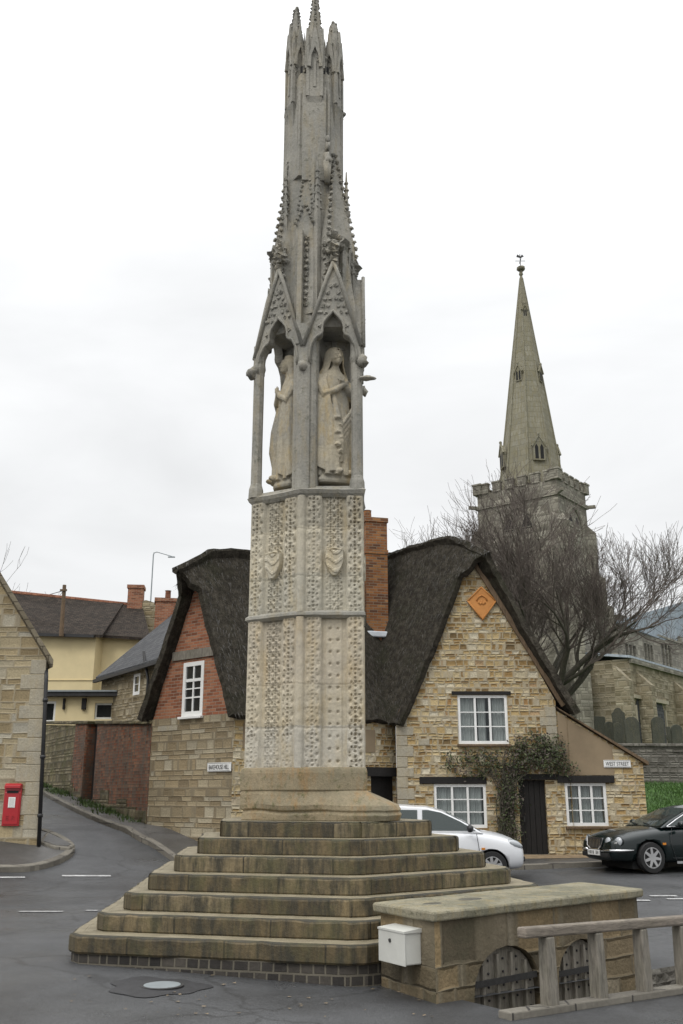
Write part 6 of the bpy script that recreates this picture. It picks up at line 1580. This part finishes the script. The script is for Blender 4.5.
for k in range(4): t = n0 + (n1 - n0) * k / 3; hd.box(AL.p(t, (zb_ + zt_) / 2, .05), (.16, .14, zt_ - zb_), AL.rz())
hd.build('window_surround', M['quoin'], ch_)
for t in (1.2, n0 - 2.6, n1 + 2.6): bq = MB(); bq.prism([AL.p(t - .3, 2.4, 0), AL.p(t - .3, 2.4, .9), AL.p(t - .3, asl - 1.6, .9), AL.p(t - .3, asl - .7, 0)], AL.d * .6); bq.build('buttress', M['church_pale'], ch_)

# ================================================================== churchyard
RWY = 33.0
CYZ = ony(640, 746, RWY).z
rw = Wall((5.5, RWY), (26, RWY + 1.5))
yw = tag(wall_mesh(rw, [(0, .5), (rw.len, .5), (rw.len, CYZ), (0, CYZ)], (), 0, thick=.4).build('churchyard_wall', M['retaining']), 'grey stone retaining wall of the churchyard above the grass bank', 'wall')
MB().bar(rw.p(0, CYZ + .05, -.18), rw.p(rw.len, CYZ + .05, -.18), .5, .1).build('coping', M['retaining'], yw, bevel=.02)
cy_ = MB(); n = 14
o = []
for i in range(n + 1):
    for k in range(n + 1):
        x = 4.5 + 42 * i / n; y = RWY + .4 + 50 * k / n; o.append((x, y, CYZ - .12 + .25 * nz((x * .2, y * .2, 0)) + .02 * k))
cy_.add(o, [(i * (n + 1) + k, (i + 1) * (n + 1) + k, (i + 1) * (n + 1) + k + 1, i * (n + 1) + k + 1) for i in range(n) for k in range(n)]).build('churchyard', M['grass'], kind='structure', smooth=True)
gb = MB(); n = 30; o = []
zt2 = ony(660, 783, RWY).z
for i in range(n + 1):
    for k in range(n + 1):
        x = 7.3 + 18 * i / n; f_ = k / n; y = 26.2 + (RWY + .3 - 26.2) * f_ + (x - 7.3) * .06
        o.append((x, y, max(gz(x, y) + .02, .35 + (zt2 - .35) * sstep(0, 1, f_) ** .9) + .05 * nz((x * 1.5, y * 1.5, 0))))
gb.add(o, [(i * (n + 1) + k, (i + 1) * (n + 1) + k, (i + 1) * (n + 1) + k + 1, i * (n + 1) + k + 1) for i in range(n) for k in range(n)]).build('grass_bank', M['grass'], kind='structure', smooth=True)
tf = MB(); rnd = random.Random(2)
for k in range(16000):
    x = rnd.uniform(7.4, 13.5); y = rnd.uniform(26.4, RWY); f_ = (y - 26.2 - (x - 7.3) * .06) / (RWY + .3 - 26.2)
    if f_ < 0: continue
    z = max(gz(x, y) + .02, .35 + (zt2 - .35) * sstep(0, 1, f_) ** .9); a = rnd.random() * PI; d = V((math.cos(a), math.sin(a), 0)) * .018; h = rnd.uniform(.05, .13)
    p = V((x, y, z)); tf.add([p - d, p + d, p + V((rnd.gauss(0, .03), rnd.gauss(0, .03), h))], [(0, 1, 2)])
tf.build('grass', m_leaf('grass_blade', (.03, .075, .012), (.075, .15, .03)), kind='stuff', norm=False)
# gravestones, each its own stone
gs = [(600, 716, 743, 11, 'sq', 38.2, 'square-topped grave slab, leftmost of the headstones'), (611, 721, 745, 10, 'rd', 37.2, 'short round-topped headstone second from the left'),
      (622, 707, 745, 13, 'sh', 36.6, 'tall shouldered headstone leaning slightly left, with carved roundel'), (634, 716, 748, 15, 'rd', 35.2, 'broad dark pointed headstone in front of the blocked church window'),
      (659, 716, 746, 13, 'rd', 35.6, 'round-topped headstone before the right light of the church window'), (678, 724, 748, 12, 'rd', 36.0, 'brown round headstone near the right edge of the view'),
      (618, 722, 746, 8, 'rd', 35.9, 'small narrow headstone in front of the tall leaning one'), (671, 726, 747, 5, 'cr', 37.0, 'thin stone cross between two round headstones')]
rnd = random.Random(14)
for px, py0, py1, wpx, kind, Y, lab in gs:
    b = ony(px, py1, Y); t = ony(px, py0, Y); w2 = wpx * .5 * (Y * cp) / FPX; h = t.z - CYZ + .1
    sh_ = []
    if kind == 'sq': sh_ = [(-w2, 0), (w2, 0), (w2, h - .06), (w2 * .9, h), (-w2 * .9, h), (-w2, h - .06)]
    elif kind == 'cr': sh_ = [(-.09, 0), (.09, 0), (.08, h * .55), (w2 * 1.4, h * .55), (w2 * 1.4, h * .72), (.08, h * .72), (.07, h), (-.07, h), (-.08, h * .72), (-w2 * 1.4, h * .72), (-w2 * 1.4, h * .55), (-.08, h * .55)]
    else:
        sh_ = [(-w2 * .94, 0), (w2 * .94, 0), (w2, h - w2 * .9)]
        if kind == 'sh': sh_ += [(w2 * .72, h - w2 * .62)]
        for k in range(1, 9): a = PI * k / 9; sh_.append((w2 * (.95 if kind == 'rd' else .68) * math.cos(a), h - w2 * .85 + w2 * .85 * math.sin(a)))
        if kind == 'sh': sh_ += [(-w2 * .72, h - w2 * .62)]
        sh_.append((-w2, h - w2 * .9))
    tilt = rnd.uniform(-.05, .05) + (.06 if kind == 'sh' else 0); R = Matrix.Rotation(-tilt, 3, 'Y') @ Matrix.Rotation(rnd.uniform(-.3, .2), 3, 'Z')
    base = V((b.x, Y, CYZ - .12))
    o_ = MB().prism([base + R @ V((x, -.06, z)) for x, z in sh_], R @ V((0, .12, 0))).build('gravestone', M['grave'], bevel=.012, segs=1)
    tag(o_, lab, 'gravestone', 'gravestones along the churchyard wall')
# ================================================================== bare trees
def bare_tree(name, base, height, spread, seed, label, mats, twig_levels=5, stems=5, density=1.0, mind=.006, up=.75, group=None):
    rnd = random.Random(seed); t = thing(name, base, label, 'tree', group); trunk, limbs, tw = MB(), MB(), MB()
    base = V(base)
    tw_more = density > .95
    def grow(p, d, l, r, lev):
        n = 4 if lev < 3 else 3; pts = [p]; rad = [r]; q = p.copy(); dd = d.copy()
        for k in range(n):
            dd = (dd + V((rnd.gauss(0, .17), rnd.gauss(0, .17), rnd.gauss(.05, .12)))).normalized()
            q = q + dd * (l / n); pts.append(q.copy()); rad.append(max(mind * (.7 if lev >= 5 else 1), r * (1 - .48 * (k + 1) / n)))
        (trunk if lev == 0 else limbs if lev < 3 else tw).tube(pts, rad, 7 if lev < 2 else 5 if lev < 3 else 3, cap=False)
        if lev >= twig_levels: return
        nb = max(2, int(rnd.choice((3, 4, 4, 5)) * density)) + (1 if lev >= 4 and tw_more else 0)
        for b in range(nb):
            if tw_more and b and lev >= 3 and rnd.random() < .16: continue
            f = rnd.uniform(.35, 1.0) if b else 1.0; i = min(n - 1, int(f * n)); s = pts[i].lerp(pts[i + 1], f * n - i if i < n else 1)
            ax_ = dd.orthogonal().normalized(); ax_ = Matrix.Rotation(rnd.uniform(0, 2 * PI), 3, dd) @ ax_
            an = rnd.uniform(.25, .75) if b else rnd.uniform(.05, .3)
            nd = (Matrix.Rotation(an, 3, ax_) @ dd); nd = (nd + V((0, 0, .16 * up))).normalized()
            grow(s, nd, l * rnd.uniform(.58, .84), max(mind * (.8 if lev >= 4 else 1), rad[min(i + 1, n)] * rnd.uniform(.6, .85)), lev + 1)
    h0 = height * .13
    tp = base + V((.1, 0, h0)); trunk.tube([base - V((0, 0, .3)), base + V((0, 0, h0 * .5)), tp], [height * .032, height * .026, height * .026], 9, cap=False)
    for k in range(stems):
        a = 2 * PI * k / stems + rnd.uniform(-.3, .3); sp_ = spread * rnd.uniform(.45, 1.1)
        d = V((math.cos(a) * sp_, math.sin(a) * sp_, 1)).normalized()
        grow(tp - V((0, 0, rnd.uniform(0, .3))), d, height * rnd.uniform(.22, .30), height * .0145, 1)
    trunk.build('trunk', mats[0], t, smooth=True); limbs.build('limbs', mats[0], t, smooth=True); tw.build('crown', mats[1], t, norm=False)
    return t
tb = ony(538, 706, 37.5)
bare_tree('bare_tree', (tb.x, 37.5, CYZ - .1), 12.4, .90, 12, 'spreading leafless tree in front of the church tower', (M['bark'], M['twig']), 6, 10, 1.0, .0092)
b2 = ony(410, 600, 62); bare_tree('bare_tree', (b2.x, 62, 3), 19.0, .45, 31, 'pale distant leafless tree behind the cottage chimney', (M['farbark'], M['farbark']), 5, 5, .85, .014, group=None)
b3 = ony(8, 600, 58); bare_tree('bare_tree', (b3.x, 58, 3.5), 14.2, .6, 44, 'distant leafless tree above the corner house roof', (M['farbark'], M['farbark']), 5, 5, .9, .014)

# ================================================================== cars
def boolean_cut(o, cutters):
    for c in cutters:
        m = o.modifiers.new('cut', 'BOOLEAN'); m.operation = 'DIFFERENCE'; m.object = c; m.solver = 'EXACT'
    dg = bpy.context.evaluated_depsgraph_get(); dg.update()
    me = bpy.data.meshes.new_from_object(o.evaluated_get(dg)); o.modifiers.clear(); o.data = me
    for c in cutters: bpy.data.objects.remove(c)
def wheel(parent, x, y, r, spokes, side, alloy='alloy'):
    t = MB(); w = .19; R = Matrix.Rotation(-side * PI / 2, 3, 'X')      # local z -> outward
    c = V((x, y, r)); ty = t.lathe(c, [(r * .66, -w * .5), (r * .97, -w * .5), (r, -w * .3), (r, w * .3), (r * .97, w * .5), (r * .70, w * .52), (r * .66, w * .40)], 28, R).build('wheel', M['tyre'], parent, smooth=False, local=True)
    rm = MB().lathe(c, [(r * .68, w * .30), (r * .68, w * .50), (r * .63, w * .50), (r * .60, w * .28)], 28, R)
    for k in range(spokes):
        a = 2 * PI * k / spokes + .3; d = V((math.cos(a), math.sin(a), 0)); s = V((-d.y, d.x, 0))
        rm.prism([c + R @ (d * q + s * e + V((0, 0, h))) for q, e, h in ((r * .10, .035, w * .40), (r * .64, .024, w * .42), (r * .64, -.024, w * .42), (r * .10, -.035, w * .40))], R @ V((0, 0, .02)))
    rm.lathe(c, [(r * .15, w * .30), (r * .15, w * .48), (r * .1, w * .50)], 14, R)
    rm.build('rim', M[alloy], ty, local=True)
    MB().lathe(c, [(r * .6, w * .1), (r * .6, w * .12)], 20, R).build('brake_disc', M['iron'], ty, local=True)
def car(name, loc, rz, label, paint, stations, roof, wheels, wr, windows, spokes, wscreen, belt, whw, rhw):
    t = thing(name, loc, label, 'car', None, rz)
    # lower body: half sections mirrored, softened with a subdivision
    mb = MB(); rings = []
    for x, zl, zs, hw, crown in stations:
        h = [(0, zl), (hw * .80, zl), (hw * .95, zl + .06), (hw * 1.0, zl + (zs - zl) * .35), (hw * 1.0, zl + (zs - zl) * .62), (hw * .955, zs - (zs - zl) * .12), (hw * .86, zs), (hw * .45, zs + crown * .8), (0, zs + crown)]
        r = [(x, -y, z) for y, z in h] + [(x, y, z) for y, z in h[-2:0:-1]]
        rings.append(r)
    mb.loft(rings)
    bo = mb.build('body', paint, t, smooth=True, local=True, mods=(('SUBSURF', dict(levels=2, render_levels=2)),))
    cut = []
    for x in wheels:
        for s in (-1, 1): cut.append(MB().lathe((x, s * (whw + .1), wr), [(0.001, -.42), (wr * 1.17, -.42), (wr * 1.17, .42), (.001, .42)], 32, Matrix.Rotation(PI / 2, 3, 'X')).build('cutter', paint))
    for c in cut: c.location = loc; c.rotation_euler = (0, 0, rz)
    boolean_cut(bo, cut)
    bo.data.materials.clear(); bo.data.materials.append(paint)
    for p in bo.data.polygons: p.use_smooth = True
    for x in wheels: MB().box((x, 0, wr + .08), (wr * 2.4, whw * 1.5, wr * 2.0)).build('wheel_well', M['dark'], t, local=True)
    # greenhouse
    def hwid(z): return whw * .88 + (rhw - whw * .88) * (z - belt) / (max(p[1] for p in roof) - belt)
    g = MB(); n = len(roof); rr = []
    for f_ in (-1, -.93, -.6, 0, .6, .93, 1):
        rr.append([V((x, hwid(z) * f_, z + (.035 * (1 - f_ * f_) if z > belt + .15 else 0))) for x, z in roof])
    g.loft(rr).build('cabin', paint, t, smooth=False, local=True, bevel=.03, segs=3)
    for s in (-1, 1):
        for wn in windows:
            m = MB(); m.prism([V((x, s * (hwid(z) + .004), z)) for x, z in wn], V((0, s * .012, 0)))
            m.build('side_window', M['carglass'], t, local=True)
    for (a, b, nm) in wscreen:
        (x0, z0_), (x1, z1_) = a, b; nx, nz_ = (z0_ - z1_), (x1 - x0); l = math.hypot(nx, nz_); k = -1 if nz_ < 0 else 1; ox, oz = nx / l * .012 * k, nz_ / l * .012 * k
        m = MB(); w0_, w1x = hwid(z0_) * .90, hwid(z1_) * .88
        rowA = [V((x0 + ox, w0_ * q, z0_ + oz + .035 * (1 - q * q) * (z0_ > belt + .15))) for q in (-1, -.5, 0, .5, 1)]; rowB = [V((x1 + ox, w1x * q, z1_ + oz + .035 * (1 - q * q))) for q in (-1, -.5, 0, .5, 1)]
        for i in range(4): m.add([rowA[i], rowA[i + 1], rowB[i + 1], rowB[i]], [(0, 1, 2, 3)])
        m.build(nm, M['carglass'], t, local=True, smooth=True)
    for x in wheels:
        for s in (-1, 1): wheel(t, x, s * (whw - .085), wr, spokes, s)
    return t
# --- white hatchback, nose to the right
hb = ony(497, 863, 21.3); 
wloc = V((1.82, 20.75, gz(2.5, 20.7)))
st = [(-1.88, .34, .80, .60, .0), (-1.84, .26, .90, .72, .0), (-1.5, .21, .95, .81, .02), (-.6, .19, .95, .83, .02), (.5, .19, .94, .83, .02), (.95, .19, .93, .825, .05), (1.35, .20, .86, .81, .06), (1.66, .22, .77, .77, .05), (1.82, .24, .68, .69, .03), (1.89, .34, .58, .56, .0)]
rf_ = [(1.08, .90), (.72, 1.10), (.28, 1.31), (-.05, 1.395), (-.6, 1.425), (-1.2, 1.39), (-1.55, 1.32), (-1.80, 1.0), (-1.84, .90)]
wn = [[(.92, .96), (.62, 1.13), (.24, 1.30), (-.02, 1.35), (-.14, 1.35), (-.14, .96)], [(-.24, .96), (-.24, 1.35), (-.7, 1.355), (-1.18, 1.31), (-1.38, .99)]]
hc = car('hatchback', wloc, math.radians(-4), 'silver white hatchback parked behind the steps with its nose to the right', M['carwhite'], st, rf_, (1.22, -1.22), .285, wn, 9, (((1.03, .945), (.33, 1.285), 'windscreen'), ((-1.82, 1.0), (-1.57, 1.29), 'rear_window')), .90, .83, .56)
for s in (-1, 1):
    m = MB().blob((.80, s * .90, 1.0), (.07, .10, .075), 8, 1, .03); m.bar((.84, s * .80, .97), (.82, s * .88, .98), .05, .04); m.build('door_mirror', M['black'], hc, local=True, smooth=True)
    MB().blob((1.68, s * .60, .69), (.19, .13, .09), 9, 1, .02, Matrix.Rotation(s * -.35, 3, 'Z') @ Matrix.Rotation(.35, 3, 'Y')).build('headlight', M['lamp'], hc, local=True, smooth=True)
    MB().box((1.05, s * .831, .62), (.07, .02, .04)).build('side_repeater', M['amber'], hc, local=True)
    MB().tube([(.93, s * .832, .90), (.97, s * .838, .6), (.90, s * .832, .28)], .006, 4).build('door_seam', M['black'], hc, local=True); MB().tube([(-.19, s * .828, .93), (-.19, s * .838, .5), (-.22, s * .83, .26)], .006, 4).build('door_seam', M['black'], hc, local=True)
    MB().box((-.05, s * .84, .80), (.2, .03, .035)).build('door_handle', M['carwhite'], hc, local=True)
    MB().box((-.1, s * .836, .50), (1.9, .018, .05)).build('rubbing_strip', M['black'], hc, local=True)
MB().box((1.82, 0, .42), (.14, 1.16, .10)).build('front_bumper_strip', M['black'], hc, local=True, bevel=.02)
# --- dark green saloon, nose to the left
jb = ony(650, 858, 21.6)
jl = V((jb.x + .92, 22.25, gz(jb.x, 21.7)))
st = [(-2.33, .38, .86, .62, .0), (-2.26, .26, .95, .76, .0), (-1.9, .21, .985, .85, .02), (-1.0, .19, .955, .89, .02), (.3, .19, .93, .895, .02), (.95, .19, .915, .885, .055), (1.5, .20, .84, .87, .085), (1.95, .21, .755, .82, .085), (2.17, .23, .685, .74, .06), (2.27, .33, .60, .62, .02)]
rf_ = [(1.02, .92), (.70, 1.08), (.12, 1.315), (-.15, 1.365), (-.6, 1.375), (-1.05, 1.34), (-1.72, 1.02), (-1.80, .92)]
wn = [[(.80, .965), (.55, 1.085), (.10, 1.27), (-.12, 1.305), (-.30, 1.31), (-.30, .965)], [(-.39, .965), (-.39, 1.31), (-.75, 1.30), (-1.02, 1.255), (-1.28, .99)], ]
jc = car('saloon_car', jl, PI + math.radians(15), 'dark green saloon with twin round headlamps parked facing left by the lean-to', M['cargreen'], st, rf_, (1.36, -1.35), .318, wn, 7, (((.99, .955), (.17, 1.30), 'windscreen'), ((-1.71, 1.03), (-1.10, 1.33), 'rear_window')), .92, .895, .58)
jc.scale = (.94, .94, .97)
gr = MB()
gr.prism([(2.235, -.34, .70), (2.235, .34, .70), (2.275, .30, .55), (2.275, .18, .49), (2.275, -.18, .49), (2.275, -.30, .55)], (.02, 0, 0)); gro = gr.build('grille', M['dark'], jc, local=True)
sl_ = MB()
for k in range(9): sl_.box((2.285, -.26 + .065 * k, .60), (.03, .010, .19))
ring_ = [(2.25, -.35, .71), (2.25, .35, .71), (2.29, .31, .55), (2.29, .18, .48), (2.29, -.18, .48), (2.29, -.31, .55), (2.25, -.35, .71)]
sl_.tube(ring_, .010, 6); sl_.build('grille_surround', M['chrome'], gro, local=True)
for s in (-1, 1):
    for (y, x, r) in ((.47, 2.165, .086), (.69, 2.04, .098)):
        Rl = Matrix.Rotation(s * (.25 if y < .6 else .5), 3, 'Z') @ Matrix.Rotation(PI / 2 - .2, 3, 'Y')
        h = MB().lathe((x, s * y, .645), [(r, -.06), (r, .03), (r * .8, .055), (.001, .066)], 20, Rl).build('headlight', M['lamp'], jc, local=True, smooth=True)
        MB().lathe((x, s * y, .645), [(r, -.02), (r * 1.14, -.02), (r * 1.14, .03), (r, .035)], 20, Rl).build('lamp_ring', M['cargreen'], h, local=True)
    MB().tube([(2.29, s * .30, .455), (2.235, s * .62, .46), (2.10, s * .80, .465), (1.80, s * .875, .475)], [.028, .030, .028, .018], 8).build('bumper_trim', M['chrome'], jc, local=True, smooth=True)
    m = MB().blob((.62, s * 1.0, 1.0), (.08, .11, .075), 8, 1, .02); m.bar((.64, s * .84, .965), (.62, s * .96, .975), .06, .04); m.build('door_mirror', M['cargreen'], jc, local=True, smooth=True)
    hz = lambda z: .895 * .88 + (.58 - .895 * .88) * (z - .92) / (1.375 - .92)
    MB().tube([(x, s * (hz(z) + .018), z) for x, z in ((.86, .95), (.55, 1.10), (.10, 1.29), (-.15, 1.33), (-.75, 1.325), (-1.06, 1.27), (-1.36, .97), (.86, .95))], .013, 5).build('window_trim', M['chrome'], jc, local=True)
    MB().box((-.35, s * (hz(1.13) + .012), 1.13), (.07, .03, .37)).build('door_pillar', M['black'], jc, local=True)
    MB().tube([(.80, s * .885, .92), (.86, s * .905, .6), (.74, s * .89, .26)], .006, 4).build('door_seam', M['black'], jc, local=True); MB().tube([(-.36, s * .885, .93), (-.36, s * .905, .5), (-.4, s * .89, .26)], .006, 4).build('door_seam', M['black'], jc, local=True)
    MB().box((-.2, s * .893, .215), (1.9, .03, .05)).build('sill_trim', M['chrome'], jc, local=True)
    MB().box((1.02, s * .885, .60), (.08, .02, .045)).build('side_repeater', M['amber'], jc, local=True)
MB().box((2.245, 0, .355), (.10, 1.15, .10)).build('lower_intake', M['dark'], jc, local=True, bevel=.02)
pl = MB().box((2.31, 0, .405), (.02, .52, .115)).build('number_plate', M['sign'], jc, local=True)
ln = MB()
for k in range(7):
    if k == 4: continue
    ln.box((2.322, -.195 + .065 * k, .405), (.002, .028, .07)) if k % 2 else ln.box((2.322, -.195 + .065 * k, .405), (.002, .04, .012)).box((2.322, -.195 + .065 * k + .014, .405), (.002, .012, .07)).box((2.322, -.195 + .065 * k - .014, .405), (.002, .012, .07))
ln.build('plate_marks', M['letter'], pl, local=True)
for y in (.32, -.2): MB().tube([(1.0, y, .985), (.90, y - .42, 1.02)], .010, 5).build('wiper', M['black'], jc, local=True)

# ================================================================== sky and light
w = bpy.data.worlds.new('World'); scene.world = w; w.use_nodes = True; nt = w.node_tree
bg = nt.nodes['Background']
SUN_EL, SUN_AZ = math.radians(48), math.radians(-35)      # azimuth measured from behind the camera to its left
sky = nt.nodes.new('ShaderNodeTexSky'); sky.sky_type = 'NISHITA'; sky.sun_disc = False
sky.sun_elevation = SUN_EL; sky.sun_rotation = PI + math.radians(35); sky.air_density = 1.5; sky.dust_density = 4
tc = nt.nodes.new('ShaderNodeTexCoord').outputs['Generated']
sx = nt.nodes.new('ShaderNodeSeparateXYZ'); L(nt, tc, sx.inputs[0])
el = math_(nt, 'MAXIMUM', sx.outputs[2], 0.0)
grad = math_(nt, 'ADD', math_(nt, 'MULTIPLY', math_(nt, 'POWER', el, 3.6), 21.0), 8.75)           # overcast sky: about three times brighter overhead
cl1 = noise_(nt, mapping(nt, tc, (1.4, 1.4, 4.2)), 1.7, 5, 0.5, 0.4)
fac = math_(nt, 'ADD', math_(nt, 'MULTIPLY', cl1, 0.55), 0.755)
val = math_(nt, 'MULTIPLY', grad, fac)
cloud = nt.nodes.new('ShaderNodeCombineColor')
L(nt, math_(nt, 'MULTIPLY', val, 0.985), cloud.inputs[0]); L(nt, math_(nt, 'MULTIPLY', val, 0.995), cloud.inputs[1]); L(nt, math_(nt, 'MULTIPLY', val, 1.005), cloud.inputs[2])
cm = mix(nt, 0.96, sky.outputs[0], cloud.outputs[0])
L(nt, cm, bg.inputs['Color']); bg.inputs['Strength'].default_value = 0.1
sun = bpy.data.lights.new('sun', 'SUN'); sun.energy = 1.1; sun.angle = math.radians(20); sun.color = (1, .97, .92)
so = bpy.data.objects.new('sun', sun); COL.objects.link(so)
sd = V((-math.sin(math.radians(35)) * math.cos(SUN_EL), -math.cos(math.radians(35)) * math.cos(SUN_EL), math.sin(SUN_EL)))
so.rotation_euler = sd.to_track_quat('Z', 'Y').to_euler()
so.location = (-10, -10, 30)

vs = scene.view_settings; vs.view_transform = 'Standard'; vs.look = 'None'; vs.exposure = 0; vs.gamma = 1; vs.use_curve_mapping = False
scene.render.resolution_x = 683; scene.render.resolution_y = 1024
scene.cycles.max_bounces = 6; scene.cycles.transparent_max_bounces = 12
